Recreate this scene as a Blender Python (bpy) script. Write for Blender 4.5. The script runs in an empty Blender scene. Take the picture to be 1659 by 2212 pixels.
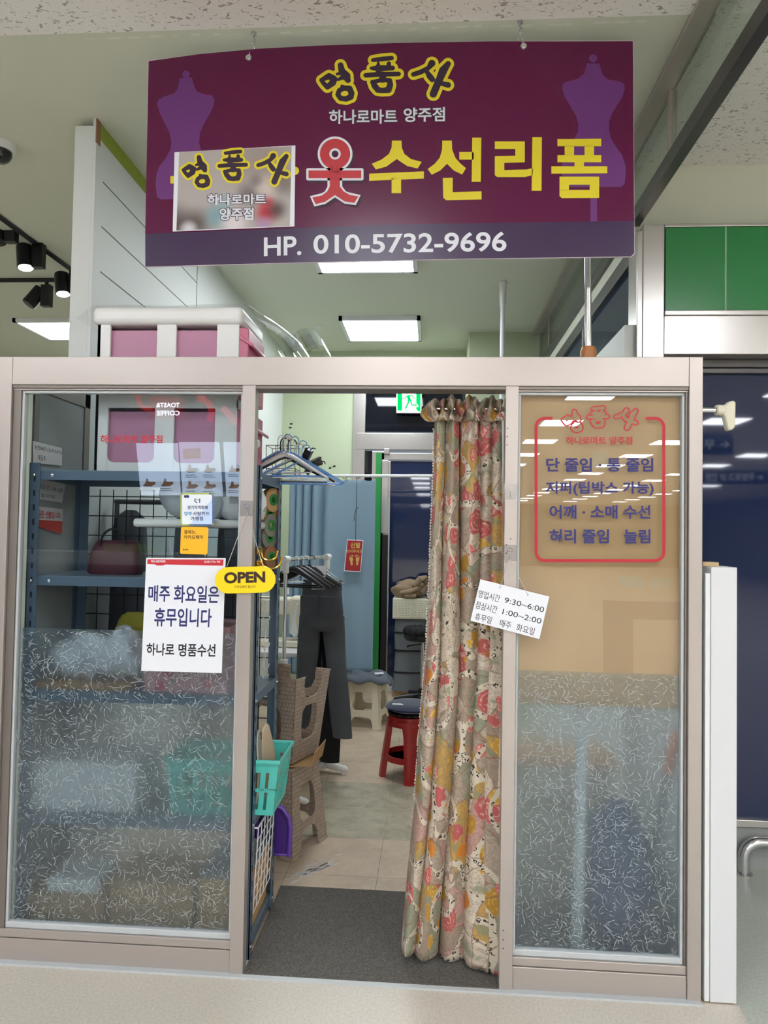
import bpy, bmesh, math, random
from math import pi, sin, cos, radians
from mathutils import Vector, Matrix, Euler
random.seed(7)
S = bpy.context.scene
COL = S.collection

# ------------------------------------------------------------------ camera
CAMP = Vector((0.146, -2.5517, 1.564)); FPX = 1555.86
CR = Vector((0.99764, 0.06648, 0.01690)).normalized()
CF = Vector((-0.06658, 0.99729, 0.03140)); CF = (CF - CR * CF.dot(CR)).normalized()
CU = CR.cross(CF)
cam = bpy.data.objects.new('camera', bpy.data.cameras.new('camera')); COL.objects.link(cam)
cam.matrix_world = Matrix(((CR.x, CU.x, -CF.x, CAMP.x), (CR.y, CU.y, -CF.y, CAMP.y), (CR.z, CU.z, -CF.z, CAMP.z), (0, 0, 0, 1)))
cam.data.sensor_fit = 'VERTICAL'; cam.data.sensor_height = 36.0
cam.data.lens = FPX / 2212 * 36.0; cam.data.clip_start = 0.05; cam.data.clip_end = 200
S.camera = cam

# ------------------------------------------------------------------ world, exposure
w = bpy.data.worlds.new('world'); S.world = w; w.use_nodes = True
w.node_tree.nodes['Background'].inputs[0].default_value = (0.8, 0.9, 1.0, 1)
w.node_tree.nodes['Background'].inputs[1].default_value = 0.12
S.view_settings.view_transform = 'Standard'; S.view_settings.look = 'None'
S.view_settings.gamma = 1.0; S.view_settings.use_curve_mapping = False
S.view_settings.exposure = 1.05
HALL_E, SHOP_E, SIDE_E = 13.0, 11.0, 9.0          # strength of the light panels
cy = S.cycles
cy.use_denoising = True
cy.max_bounces = 10; cy.diffuse_bounces = 5; cy.glossy_bounces = 4; cy.transmission_bounces = 8; cy.transparent_max_bounces = 16
cy.caustics_reflective = False; cy.caustics_refractive = True
cy.sample_clamp_indirect = 4.0

# ------------------------------------------------------------------ measuring helpers (pixel of the photo -> point on a real plane)
def ray(px, py): return CF + CR * ((px - 829.5) / FPX) - CU * ((py - 1106) / FPX)
def aty(px, py, y): d = ray(px, py); return CAMP + d * ((y - CAMP.y) / d.y)
def atz(px, py, z): d = ray(px, py); return CAMP + d * ((z - CAMP.z) / d.z)
def atx(px, py, x): d = ray(px, py); return CAMP + d * ((x - CAMP.x) / d.x)
def PY(y): return lambda px, py: aty(px, py, y)
def PX(x): return lambda px, py: atx(px, py, x)

# ------------------------------------------------------------------ materials
def lin(c): c = c / 255.0; return c / 12.92 if c <= 0.04045 else ((c + 0.055) / 1.055) ** 2.4
def rgb(r, g, b): return (lin(r), lin(g), lin(b), 1.0)
M = {}
def mat(name, col, rough=0.5, metal=0.0, spec=0.5, bump=0.0, scale=60.0, vary=0.0, vscale=None, stretch=None, emit=0.0, trans=0.0, coat=0.0, sheen=0.0):
    m = bpy.data.materials.new(name); m.use_nodes = True
    nt = m.node_tree; b = nt.nodes['Principled BSDF']
    c = rgb(*col)
    b.inputs['Base Color'].default_value = c; b.inputs['Roughness'].default_value = rough
    b.inputs['Metallic'].default_value = metal; b.inputs['Specular IOR Level'].default_value = spec
    if trans: b.inputs['Transmission Weight'].default_value = trans
    if coat: b.inputs['Coat Weight'].default_value = coat; b.inputs['Coat Roughness'].default_value = 0.08
    if sheen: b.inputs['Sheen Weight'].default_value = sheen
    if emit:
        b.inputs['Emission Color'].default_value = c; b.inputs['Emission Strength'].default_value = emit
    if bump or vary:
        tc = nt.nodes.new('ShaderNodeTexCoord'); mp = nt.nodes.new('ShaderNodeMapping')
        nt.links.new(tc.outputs['Object'], mp.inputs[0])
        if stretch: mp.inputs['Scale'].default_value = stretch
        n = nt.nodes.new('ShaderNodeTexNoise'); n.inputs['Scale'].default_value = scale; n.inputs['Detail'].default_value = 5
        nt.links.new(mp.outputs[0], n.inputs['Vector'])
        if bump:
            bp = nt.nodes.new('ShaderNodeBump'); bp.inputs['Strength'].default_value = bump; bp.inputs['Distance'].default_value = 0.004
            nt.links.new(n.outputs['Fac'], bp.inputs['Height']); nt.links.new(bp.outputs[0], b.inputs['Normal'])
        if vary:
            n2 = n
            if vscale:
                n2 = nt.nodes.new('ShaderNodeTexNoise'); n2.inputs['Scale'].default_value = vscale; n2.inputs['Detail'].default_value = 4
                nt.links.new(mp.outputs[0], n2.inputs['Vector'])
            r = nt.nodes.new('ShaderNodeValToRGB')
            r.color_ramp.elements[0].position = 0.3; r.color_ramp.elements[1].position = 0.7
            r.color_ramp.elements[0].color = tuple(x * (1 - vary) for x in c[:3]) + (1,)
            r.color_ramp.elements[1].color = tuple(min(1, x * (1 + vary)) for x in c[:3]) + (1,)
            nt.links.new(n2.outputs['Fac'], r.inputs[0]); nt.links.new(r.outputs[0], b.inputs['Base Color'])
    M[name] = m; return m
def nodemat(name):
    m = bpy.data.materials.new(name); m.use_nodes = True; nt = m.node_tree; nt.nodes.clear()
    out = nt.nodes.new('ShaderNodeOutputMaterial'); M[name] = m
    return m, nt, out
def glassmat(name, tint=(0.93, 0.95, 0.95), f0=0.05, rough=0.0, gmax=0.9):
    m, nt, out = nodemat(name)
    lw = nt.nodes.new('ShaderNodeLayerWeight'); lw.inputs[0].default_value = 0.5
    pw = nt.nodes.new('ShaderNodeMath'); pw.operation = 'POWER'; pw.inputs[1].default_value = 4.0; nt.links.new(lw.outputs['Facing'], pw.inputs[0])
    ma = nt.nodes.new('ShaderNodeMath'); ma.operation = 'MULTIPLY_ADD'; ma.inputs[1].default_value = gmax; ma.inputs[2].default_value = f0
    nt.links.new(pw.outputs[0], ma.inputs[0])
    t = nt.nodes.new('ShaderNodeBsdfTransparent'); t.inputs[0].default_value = tint + (1,)
    g = nt.nodes.new('ShaderNodeBsdfGlossy'); g.inputs['Roughness'].default_value = rough
    mx = nt.nodes.new('ShaderNodeMixShader'); nt.links.new(ma.outputs[0], mx.inputs[0]); nt.links.new(t.outputs[0], mx.inputs[1]); nt.links.new(g.outputs[0], mx.inputs[2])
    nt.links.new(mx.outputs[0], out.inputs[0]); return m
def emitmat(name, col, s):
    m, nt, out = nodemat(name)
    e = nt.nodes.new('ShaderNodeEmission'); e.inputs[0].default_value = rgb(*col); e.inputs[1].default_value = s
    nt.links.new(e.outputs[0], out.inputs[0]); return m

# ------------------------------------------------------------------ mesh builder
class MB:
    def __init__(s): s.v = []; s.f = []; s.m = []; s.uv = None
    def add(s, vs, fs, mi=0):
        o = len(s.v); s.v += [Vector(p) for p in vs]; s.f += [[i + o for i in f] for f in fs]; s.m += [mi] * len(fs)
        return s
    def box(s, x0, x1, y0, y1, z0, z1, mi=0, T=None):
        vs = [(x, y, z) for x in (x0, x1) for y in (y0, y1) for z in (z0, z1)]
        if T is not None: vs = [T @ Vector(p) for p in vs]
        return s.add(vs, [(0, 1, 3, 2), (4, 6, 7, 5), (0, 4, 5, 1), (2, 3, 7, 6), (0, 2, 6, 4), (1, 5, 7, 3)], mi)
    def prism(s, pts, d, mi=0):                       # closed polygon (3-D points) pushed along vector d
        n = len(pts); a = [Vector(p) for p in pts]; b = [p + Vector(d) for p in a]
        return s.add(a + b, [list(range(n))[::-1], list(range(n, 2 * n))] + [[i, (i + 1) % n, n + (i + 1) % n, n + i] for i in range(n)], mi)
    def tube(s, path, r, n=8, mi=0, cap=True):
        P = [Vector(p) for p in path]; R = r if isinstance(r, (list, tuple)) else [r] * len(P)
        vs = []; fs = []; ref = None
        for i, p in enumerate(P):
            t = (P[min(i + 1, len(P) - 1)] - P[max(i - 1, 0)]).normalized()
            if ref is None: ref = Vector((0, 0, 1)) if abs(t.z) < 0.9 else Vector((1, 0, 0))
            a = ref - t * ref.dot(t)
            if a.length < 1e-6: a = Vector((1, 0, 0)) - t * t.x
            a.normalize(); ref = a; b = t.cross(a)
            for k in range(n):
                q = 2 * pi * k / n; vs.append(p + (a * cos(q) + b * sin(q)) * R[i])
        for i in range(len(P) - 1):
            for k in range(n): fs.append((i * n + k, i * n + (k + 1) % n, (i + 1) * n + (k + 1) % n, (i + 1) * n + k))
        if cap: fs += [list(range(n))[::-1], list(range((len(P) - 1) * n, len(P) * n))]
        return s.add(vs, fs, mi)
    def lathe(s, prof, c=(0, 0, 0), n=24, mi=0, T=None):   # prof: (r, z)
        vs = []; fs = []
        for r, z in prof:
            for k in range(n):
                q = 2 * pi * k / n; p = Vector((r * cos(q), r * sin(q), z))
                vs.append((T @ p) if T is not None else p + Vector(c))
        for i in range(len(prof) - 1):
            for k in range(n): fs.append((i * n + k, i * n + (k + 1) % n, (i + 1) * n + (k + 1) % n, (i + 1) * n + k))
        fs += [list(range(n))[::-1], list(range((len(prof) - 1) * n, len(prof) * n))]
        return s.add(vs, fs, mi)
    def loft(s, rings, n=16, mi=0, e=1.0):            # rings: (centre, rx, ry, yaw)
        vs = []; fs = []
        for c, rx, ry, yaw in rings:
            for k in range(n):
                q = 2 * pi * k / n; cx = math.copysign(abs(cos(q)) ** e, cos(q)) * rx; cyy = math.copysign(abs(sin(q)) ** e, sin(q)) * ry
                vs.append(Vector(c) + Vector((cx * cos(yaw) - cyy * sin(yaw), cx * sin(yaw) + cyy * cos(yaw), 0)))
        for i in range(len(rings) - 1):
            for k in range(n): fs.append((i * n + k, i * n + (k + 1) % n, (i + 1) * n + (k + 1) % n, (i + 1) * n + k))
        fs += [list(range(n))[::-1], list(range((len(rings) - 1) * n, len(rings) * n))]
        return s.add(vs, fs, mi)
    def grid(s, fn, nu, nv, mi=0):
        vs = [fn(i / nu, j / nv) for j in range(nv + 1) for i in range(nu + 1)]
        fs = [(j * (nu + 1) + i, j * (nu + 1) + i + 1, (j + 1) * (nu + 1) + i + 1, (j + 1) * (nu + 1) + i) for j in range(nv) for i in range(nu)]
        return s.add(vs, fs, mi)
    def quad(s, a, b, c, d, mi=0): return s.add([a, b, c, d], [(0, 1, 2, 3)], mi)
    def blob(s, c, rx, ry, rz, amp=0.0, seed=0, nu=20, nv=12, mi=0, flat=0.0, T=None):
        rr = random.Random(seed); ph = [(rr.uniform(1, 5), rr.uniform(1, 5), rr.uniform(0, 6), rr.uniform(0.4, 1)) for _ in range(6)]
        vs = []; fs = []
        for j in range(nv + 1):
            th = pi * j / nv
            for i in range(nu):
                q = 2 * pi * i / nu; d = Vector((sin(th) * cos(q), sin(th) * sin(q), cos(th)))
                k = 1 + amp * sum(a * sin(f1 * d.x * 2 + f2 * d.y * 2 + p + f1 * d.z) for f1, f2, p, a in ph) / 3
                z = d.z * rz * k
                if flat and z < -rz * flat: z = -rz * flat
                p = Vector((d.x * rx * k, d.y * ry * k, z))
                vs.append((T @ p if T is not None else p) + Vector(c))
        for j in range(nv):
            for i in range(nu): fs.append((j * nu + i, j * nu + (i + 1) % nu, (j + 1) * nu + (i + 1) % nu, (j + 1) * nu + i))
        return s.add(vs, fs, mi)
    def build(s, name, mats, parent=None, smooth=40, bevel=0.0, solid=0.0, sub=0, world=False, label=None, bseg=2):
        me = bpy.data.meshes.new(name)
        off = Vector((0, 0, 0))
        if world and parent is not None:
            off = Vector(parent.location)
            if parent.parent is not None: off += Vector(parent.parent.location)
        me.from_pydata([tuple(p - off) for p in s.v], [], s.f)
        if s.uv:
            ul = me.uv_layers.new(name='UVMap')
            for l in me.loops: ul.data[l.index].uv = s.uv[l.vertex_index]
        if not isinstance(mats, (list, tuple)): mats = [mats]
        for q in mats: me.materials.append(M[q] if isinstance(q, str) else q)
        for p, i in zip(me.polygons, s.m): p.material_index = i
        bm = bmesh.new(); bm.from_mesh(me); bmesh.ops.recalc_face_normals(bm, faces=bm.faces); bm.to_mesh(me); bm.free()
        if smooth:
            for p in me.polygons: p.use_smooth = True
            me.set_sharp_from_angle(angle=radians(smooth))
        o = bpy.data.objects.new(name, me); COL.objects.link(o)
        if parent is not None: o.parent = parent
        if bevel:
            q = o.modifiers.new('bevel', 'BEVEL'); q.width = bevel; q.segments = bseg; q.limit_method = 'ANGLE'; q.angle_limit = radians(35)
        if solid:
            q = o.modifiers.new('solid', 'SOLIDIFY'); q.thickness = solid; q.offset = 0
        if sub:
            q = o.modifiers.new('sub', 'SUBSURF'); q.levels = sub; q.render_levels = sub
        if label: o['label'] = label
        return o
def tag(o, label, cat, group=None):
    o['label'] = label; o['category'] = cat
    if group: o['group'] = group
    return o
def thing(name, label, cat, loc=(0, 0, 0), rz=0.0, group=None):
    o = bpy.data.objects.new(name, None); COL.objects.link(o); o.empty_display_size = 0.05
    o.location = loc; o.rotation_euler = (0, 0, rz); return tag(o, label, cat, group)
def struct(o):
    if o.parent is None: o['kind'] = 'structure'
    return o
def dup(root, loc, rz=None, label=None):
    r = root.copy(); COL.objects.link(r); r.location = loc
    if rz is not None: r.rotation_euler = (0, 0, rz)
    if label: r['label'] = label
    for ch in list(root.children):
        c = ch.copy(); COL.objects.link(c); c.parent = r
        for g in list(ch.children):
            d = g.copy(); COL.objects.link(d); d.parent = c
    return r

# ------------------------------------------------------------------ lettering helpers
_tc = {}
def text_geo(body, off=0.0):
    k = (body, off)
    if k in _tc: return _tc[k]
    c = bpy.data.curves.new('text_tmp', 'FONT'); c.body = body; c.offset = off; c.resolution_u = 5; c.fill_mode = 'BOTH'
    o = bpy.data.objects.new('text_tmp', c); COL.objects.link(o)
    bpy.context.view_layer.update()
    dg = bpy.context.evaluated_depsgraph_get(); me = o.evaluated_get(dg).to_mesh()
    vs = [(v.co.x, v.co.y) for v in me.vertices]; fs = [list(p.vertices) for p in me.polygons]
    o.evaluated_get(dg).to_mesh_clear(); bpy.data.objects.remove(o); bpy.data.curves.remove(c)
    x0 = min(v[0] for v in vs); x1 = max(v[0] for v in vs); y0 = min(v[1] for v in vs); y1 = max(v[1] for v in vs)
    r = ([((x - x0) / (x1 - x0), (y1 - y) / (y1 - y0)) for x, y in vs], fs, (x1 - x0, y1 - y0)); _tc[k] = r; return r
def Q(x0, y0, x1, y1, sk=0.0): return [(x0, y0), (x1, y0 + sk), (x1, y1 + sk), (x0, y1)]
def bil(q, u, v):
    return tuple((q[0][i] * (1 - u) + q[1][i] * u) * (1 - v) + (q[3][i] * (1 - u) + q[2][i] * u) * v for i in (0, 1))
def put_text(mb, body, quad, plane, off=0.0, mi=0, mirror=False, grow=None):
    vs, fs, _ = text_geo(body, off)
    if grow is not None:                               # outline layer: same letters, fattened about the same place
        _, _, s0 = text_geo(body, grow); _, _, s1 = text_geo(body, off)
        gx = s1[0] / s0[0]; gy = s1[1] / s0[1]
        vs = [(0.5 + (u - 0.5) * gx, 0.5 + (v - 0.5) * gy) for u, v in vs]
    if mirror: vs = [(1 - u, v) for u, v in vs]
    mb.add([plane(*bil(quad, u, v)) for u, v in vs], fs, mi)
def poly(mb, pts, plane, mi=0, o=(0, 0), s=1.0):
    mb.add([plane(o[0] + x / s, o[1] + y / s) for x, y in pts], [list(range(len(pts)))], mi)
def rrect(x0, y0, x1, y1, r, n=5):
    out = []
    for cx, cyy, a in ((x1 - r, y1 - r, 0), (x0 + r, y1 - r, 90), (x0 + r, y0 + r, 180), (x1 - r, y0 + r, 270)):
        for k in range(n + 1): q = radians(a + 90 * k / n); out.append((cx + r * cos(q), cyy + r * sin(q)))
    return out
def circ(cx, cyy, r, n=20, ry=None): return [(cx + r * cos(2 * pi * k / n), cyy + (ry or r) * sin(2 * pi * k / n)) for k in range(n)]
def stroke_px(pts, w):                                  # open polyline to flat ribbon outline
    L = []; R = []
    for i, p in enumerate(pts):
        a = pts[max(i - 1, 0)]; b = pts[min(i + 1, len(pts) - 1)]; dx, dy = b[0] - a[0], b[1] - a[1]; l = math.hypot(dx, dy) or 1
        L.append((p[0] - dy / l * w / 2, p[1] + dx / l * w / 2)); R.append((p[0] + dy / l * w / 2, p[1] - dx / l * w / 2))
    return L, R
def ribbon(mb, pts, w, plane, mi=0):
    L, R = stroke_px(pts, w); n = len(pts)
    mb.add([plane(*p) for p in L + R], [(i, i + 1, n + i + 1, n + i) for i in range(n - 1)], mi)
# brush lettering: strokes with changing width, outlined through a distance field
BRUSH = [
 [(120, 367, 40), (205, 323, 62), (258, 355, 70), (245, 395, 70), (187, 443, 52), (148, 405, 45), (120, 367, 40)],
 [(330, 205, 58), (345, 270, 70), (390, 325, 92), (410, 368, 58)], [(350, 285, 46), (292, 302, 26)], [(365, 330, 50), (305, 362, 28)],
 [(450 + 0, 510, 60), (428, 460, 62), (372, 452, 52), (315, 480, 48), (300, 525, 50), (330, 565, 50), (390, 572, 56), (440, 550, 62), (450, 510, 60)], [(345, 432, 30), (375, 448, 40)],
 [(682, 150, 38), (780, 138, 48), (885, 128, 44)], [(740, 182, 26), (735, 240, 60)], [(855, 188, 44), (850, 232, 48)],
 [(664, 238, 32), (740, 238, 66), (895, 236, 48)], [(738, 260, 50), (755, 300, 55)], [(602, 315, 45), (740, 305, 52), (960, 300, 46)],
 [(790, 310, 70), (785, 362, 66)],
 [(676, 388, 46), (700, 430, 62), (735, 472, 62), (780, 482, 52), (850, 472, 66), (868, 420, 62), (866, 372, 48), (790, 364, 44), (690, 384, 40)],
 [(1122, 305, 48), (1200, 280, 50), (1285, 235, 46), (1322, 185, 72)], [(1262, 268, 38), (1298, 325, 62), (1325, 358, 60)],
 [(1498, 190, 56), (1445, 262, 86), (1400, 370, 74), (1337, 518, 76)], [(1420, 402, 46), (1498, 420, 58)]]
def brush_sdf(x, y):
    d = 1e9
    for s in BRUSH:
        for (ax, ay, aw), (bx, by, bw) in zip(s, s[1:]):
            dx, dy = bx - ax, by - ay; l2 = dx * dx + dy * dy
            t = max(0, min(1, ((x - ax) * dx + (y - ay) * dy) / l2)) if l2 else 0
            e = math.hypot(x - ax - dx * t, y - ay - dy * t) - (aw + (bw - aw) * t) / 2
            if e < d: d = e
    return d
_STEP = 7.0; _NX = int(1620 / _STEP); _NY = int(700 / _STEP)
_SDF = [[brush_sdf(20 + i * _STEP, 20 + j * _STEP) for i in range(_NX)] for j in range(_NY)]
def brush(mb, xf, plane, lo, hi, mi=0):                  # cells whose distance lies in [lo, hi]
    vs = []; fs = []
    def clip(p, f):
        out = []
        for i in range(len(p)):
            a, b = p[i], p[(i + 1) % len(p)]; fa, fb = f(a), f(b)
            if fa >= 0: out.append(a)
            if (fa >= 0) != (fb >= 0):
                t = fa / (fa - fb); out.append(tuple(a[k] + (b[k] - a[k]) * t for k in range(3)))
        return out
    for j in range(_NY - 1):
        for i in range(_NX - 1):
            c = [(20 + (i + a) * _STEP, 20 + (j + b) * _STEP, _SDF[j + b][i + a]) for a, b in ((0, 0), (1, 0), (1, 1), (0, 1))]
            ds = [q[2] for q in c]
            if min(ds) > hi or max(ds) < lo: continue
            p = clip(c, lambda q: hi - q[2])
            if len(p) > 2 and lo > -1e8: p = clip(p, lambda q: q[2] - lo)
            if len(p) > 2:
                o = len(vs); vs += [plane(*xf(q[0], q[1])) for q in p]; fs.append(list(range(o, o + len(p))))
    mb.add(vs, fs, mi)
# ------------------------------------------------------------------ material list
ZC = 3.43
mat('green_paint', (212, 215, 198), 0.75, bump=0.05, scale=200)
mat('white_panel', (222, 226, 224), 0.6); mat('green_wall', (188, 199, 168), 0.75, bump=0.05, scale=200)
mat('groove', (120, 125, 122), 0.8)
mat('lime', (150, 165, 52), 0.6)
mat('mdf', (150, 110, 80), 0.7)
mat('peel', (226, 226, 214), 0.8)
mat('alu', (186, 177, 171), 0.34, metal=0.55, bump=0.03, scale=30, stretch=(0.3, 1, 12))
mat('alu_dark', (132, 124, 118), 0.4, metal=0.5)
mat('bead', (190, 194, 196), 0.5)
mat('steel', (196, 192, 188), 0.26, metal=0.95, bump=0.02, scale=20, stretch=(0.2, 0.2, 14))
mat('steel_dark', (92, 90, 90), 0.35, metal=0.7)
mat('chrome', (220, 220, 222), 0.12, metal=1.0)
mat('brass', (205, 165, 80), 0.2, metal=1.0)
mat('blue_glass', (24, 38, 74), 0.03, spec=0.6)
mat('night_glass', (14, 18, 30), 0.03, spec=0.6)
mat('hall_wall', (150, 152, 150), 0.8)
mat('hall_dark', (46, 50, 56), 0.8)
mat('white_board', (214, 215, 217), 0.5)
mat('white_plastic', (232, 232, 230), 0.35)
mat('white_metal', (225, 226, 228), 0.3)
mat('ivory', (226, 220, 198), 0.4)
mat('black_plastic', (20, 20, 22), 0.35)
mat('black_metal', (24, 25, 28), 0.4, metal=0.3)
mat('black', (16, 15, 18), 0.6)
mat('wood_knob', (176, 112, 56), 0.35)
mat('green_sign', (28, 128, 62), 0.25, coat=0.3)
mat('green_sign_seam', (120, 180, 130), 0.4)
mat('green_strip', (36, 138, 66), 0.4)
emitmat('lamp', (246, 250, 255), HALL_E)
emitmat('lamp_shop', (244, 250, 255), SHOP_E)
emitmat('lamp_side', (244, 250, 255), SIDE_E)
emitmat('spot_face', (255, 252, 245), 6.0)
glassmat('glass', (0.90, 0.93, 0.94), 0.055)
glassmat('clear_film', (0.97, 0.975, 0.98), 0.10, rough=0.06)
glassmat('upper_glass', (0.82, 0.88, 0.85), 0.07)
glassmat('tub_plastic', (0.80, 0.85, 0.88), 0.10, rough=0.2)
mat('fibre', (184, 193, 199), 0.5)

def tile_floor():
    m = mat('tile', (206, 186, 164), 0.35, spec=0.4)
    nt = m.node_tree; b = nt.nodes['Principled BSDF']
    tc = nt.nodes.new('ShaderNodeTexCoord'); mp = nt.nodes.new('ShaderNodeMapping'); mp.inputs['Location'].default_value = (0.08, -1.19, 0)
    nt.links.new(tc.outputs['Object'], mp.inputs[0])
    br = nt.nodes.new('ShaderNodeTexBrick'); br.offset = 0; br.inputs['Scale'].default_value = 1.0
    for k, v in (('Brick Width', 0.42), ('Row Height', 0.412), ('Mortar Size', 0.0016), ('Mortar Smooth', 0.2)): br.inputs[k].default_value = v
    br.inputs['Color1'].default_value = rgb(207, 187, 165); br.inputs['Color2'].default_value = rgb(200, 181, 160); br.inputs['Mortar'].default_value = rgb(140, 128, 112)
    nt.links.new(mp.outputs[0], br.inputs['Vector'])
    n = nt.nodes.new('ShaderNodeTexNoise'); n.inputs['Scale'].default_value = 3.0; n.inputs['Detail'].default_value = 8; n.inputs['Roughness'].default_value = 0.75
    nt.links.new(tc.outputs['Object'], n.inputs['Vector'])
    r = nt.nodes.new('ShaderNodeValToRGB'); r.color_ramp.elements[0].position = 0.3; r.color_ramp.elements[0].color = (0.62, 0.6, 0.57, 1); r.color_ramp.elements[1].position = 0.55; r.color_ramp.elements[1].color = (1, 1, 1, 1)
    nt.links.new(n.outputs['Fac'], r.inputs[0])
    mx = nt.nodes.new('ShaderNodeMix'); mx.data_type = 'RGBA'; mx.blend_type = 'MULTIPLY'; mx.inputs[0].default_value = 0.8
    nt.links.new(br.outputs['Color'], mx.inputs[6]); nt.links.new(r.outputs[0], mx.inputs[7]); nt.links.new(mx.outputs[2], b.inputs['Base Color'])
tile_floor()
def speckle(name, base, dark, light, scale, rough=0.4, amt=0.5):
    m = mat(name, base, rough, spec=0.4); nt = m.node_tree; b = nt.nodes['Principled BSDF']
    tc = nt.nodes.new('ShaderNodeTexCoord')
    n = nt.nodes.new('ShaderNodeTexNoise'); n.inputs['Scale'].default_value = scale; n.inputs['Detail'].default_value = 6; n.inputs['Roughness'].default_value = 0.7
    nt.links.new(tc.outputs['Object'], n.inputs['Vector'])
    r = nt.nodes.new('ShaderNodeValToRGB'); e = r.color_ramp.elements; e[0].position = 0.30; e[0].color = rgb(*dark); e[1].position = 0.72; e[1].color = rgb(*light)
    k = e.new(0.5); k.color = rgb(*base)
    nt.links.new(n.outputs['Fac'], r.inputs[0])
    n2 = nt.nodes.new('ShaderNodeTexNoise'); n2.inputs['Scale'].default_value = 1.3; n2.inputs['Detail'].default_value = 4
    nt.links.new(tc.outputs['Object'], n2.inputs['Vector'])
    r2 = nt.nodes.new('ShaderNodeValToRGB'); r2.color_ramp.elements[0].position = 0.3; r2.color_ramp.elements[0].color = (0.86, 0.88, 0.86, 1); r2.color_ramp.elements[1].position = 0.65; r2.color_ramp.elements[1].color = (1, 1, 1, 1)
    nt.links.new(n2.outputs['Fac'], r2.inputs[0])
    mx = nt.nodes.new('ShaderNodeMix'); mx.data_type = 'RGBA'; mx.blend_type = 'MULTIPLY'; mx.inputs[0].default_value = amt
    nt.links.new(r.outputs[0], mx.inputs[6]); nt.links.new(r2.outputs[0], mx.inputs[7]); nt.links.new(mx.outputs[2], b.inputs['Base Color'])
    return m
speckle('terrazzo', (204, 196, 184), (186, 178, 166), (216, 210, 200), 110, 0.35)
speckle('terrazzo_green', (184, 188, 178), (168, 172, 162), (200, 204, 194), 90, 0.35)
speckle('tile_green', (178, 169, 149), (146, 138, 120), (194, 186, 166), 9, 0.4, 0.9)
speckle('mat_grey', (92, 88, 84), (60, 57, 54), (118, 114, 110), 160, 0.95)
def acoustic():
    m = mat('acoustic', (224, 221, 216), 0.9); nt = m.node_tree; b = nt.nodes['Principled BSDF']
    tc = nt.nodes.new('ShaderNodeTexCoord'); mp = nt.nodes.new('ShaderNodeMapping'); mp.inputs['Scale'].default_value = (1.0, 1.6, 1)
    nt.links.new(tc.outputs['Object'], mp.inputs[0])
    n = nt.nodes.new('ShaderNodeTexNoise'); n.inputs['Scale'].default_value = 34; n.inputs['Detail'].default_value = 2; n.inputs['Distortion'].default_value = 1.4
    nt.links.new(mp.outputs[0], n.inputs['Vector'])
    r = nt.nodes.new('ShaderNodeValToRGB'); e = r.color_ramp.elements; e[0].position = 0.33; e[0].color = rgb(168, 163, 156); e[1].position = 0.39; e[1].color = rgb(240, 238, 234)
    nt.links.new(n.outputs['Fac'], r.inputs[0]); nt.links.new(r.outputs[0], b.inputs['Base Color'])
acoustic()
def frost():
    m, nt, out = nodemat('frosted')
    rf = nt.nodes.new('ShaderNodeBsdfRefraction'); rf.inputs['IOR'].default_value = 1.16; rf.inputs['Roughness'].default_value = 0.5; rf.inputs['Color'].default_value = (0.86, 0.92, 0.95, 1)
    df = nt.nodes.new('ShaderNodeBsdfDiffuse'); df.inputs[0].default_value = rgb(176, 192, 204)
    tr = nt.nodes.new('ShaderNodeBsdfTranslucent'); tr.inputs[0].default_value = rgb(240, 246, 250)
    a = nt.nodes.new('ShaderNodeMixShader'); a.inputs[0].default_value = 0.5; nt.links.new(df.outputs[0], a.inputs[1]); nt.links.new(tr.outputs[0], a.inputs[2])
    n = nt.nodes.new('ShaderNodeTexNoise'); n.inputs['Scale'].default_value = 90; n.inputs['Detail'].default_value = 4; n.inputs['Distortion'].default_value = 1.5
    tc = nt.nodes.new('ShaderNodeTexCoord'); nt.links.new(tc.outputs['Object'], n.inputs['Vector'])
    r = nt.nodes.new('ShaderNodeValToRGB'); r.color_ramp.elements[0].position = 0.3; r.color_ramp.elements[0].color = (0.26, 0.26, 0.26, 1); r.color_ramp.elements[1].position = 0.7; r.color_ramp.elements[1].color = (0.20, 0.20, 0.20, 1)
    nt.links.new(n.outputs['Fac'], r.inputs[0])
    tp = nt.nodes.new('ShaderNodeBsdfTransparent'); tp.inputs[0].default_value = (0.9, 0.95, 0.97, 1); c = nt.nodes.new('ShaderNodeMixShader'); c.inputs[0].default_value = 0.26; nt.links.new(rf.outputs[0], c.inputs[1]); nt.links.new(tp.outputs[0], c.inputs[2])
    b = nt.nodes.new('ShaderNodeMixShader'); nt.links.new(r.outputs[0], b.inputs[0]); nt.links.new(c.outputs[0], b.inputs[1]); nt.links.new(a.outputs[0], b.inputs[2])
    nt.links.new(b.outputs[0], out.inputs[0])
frost()

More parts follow.
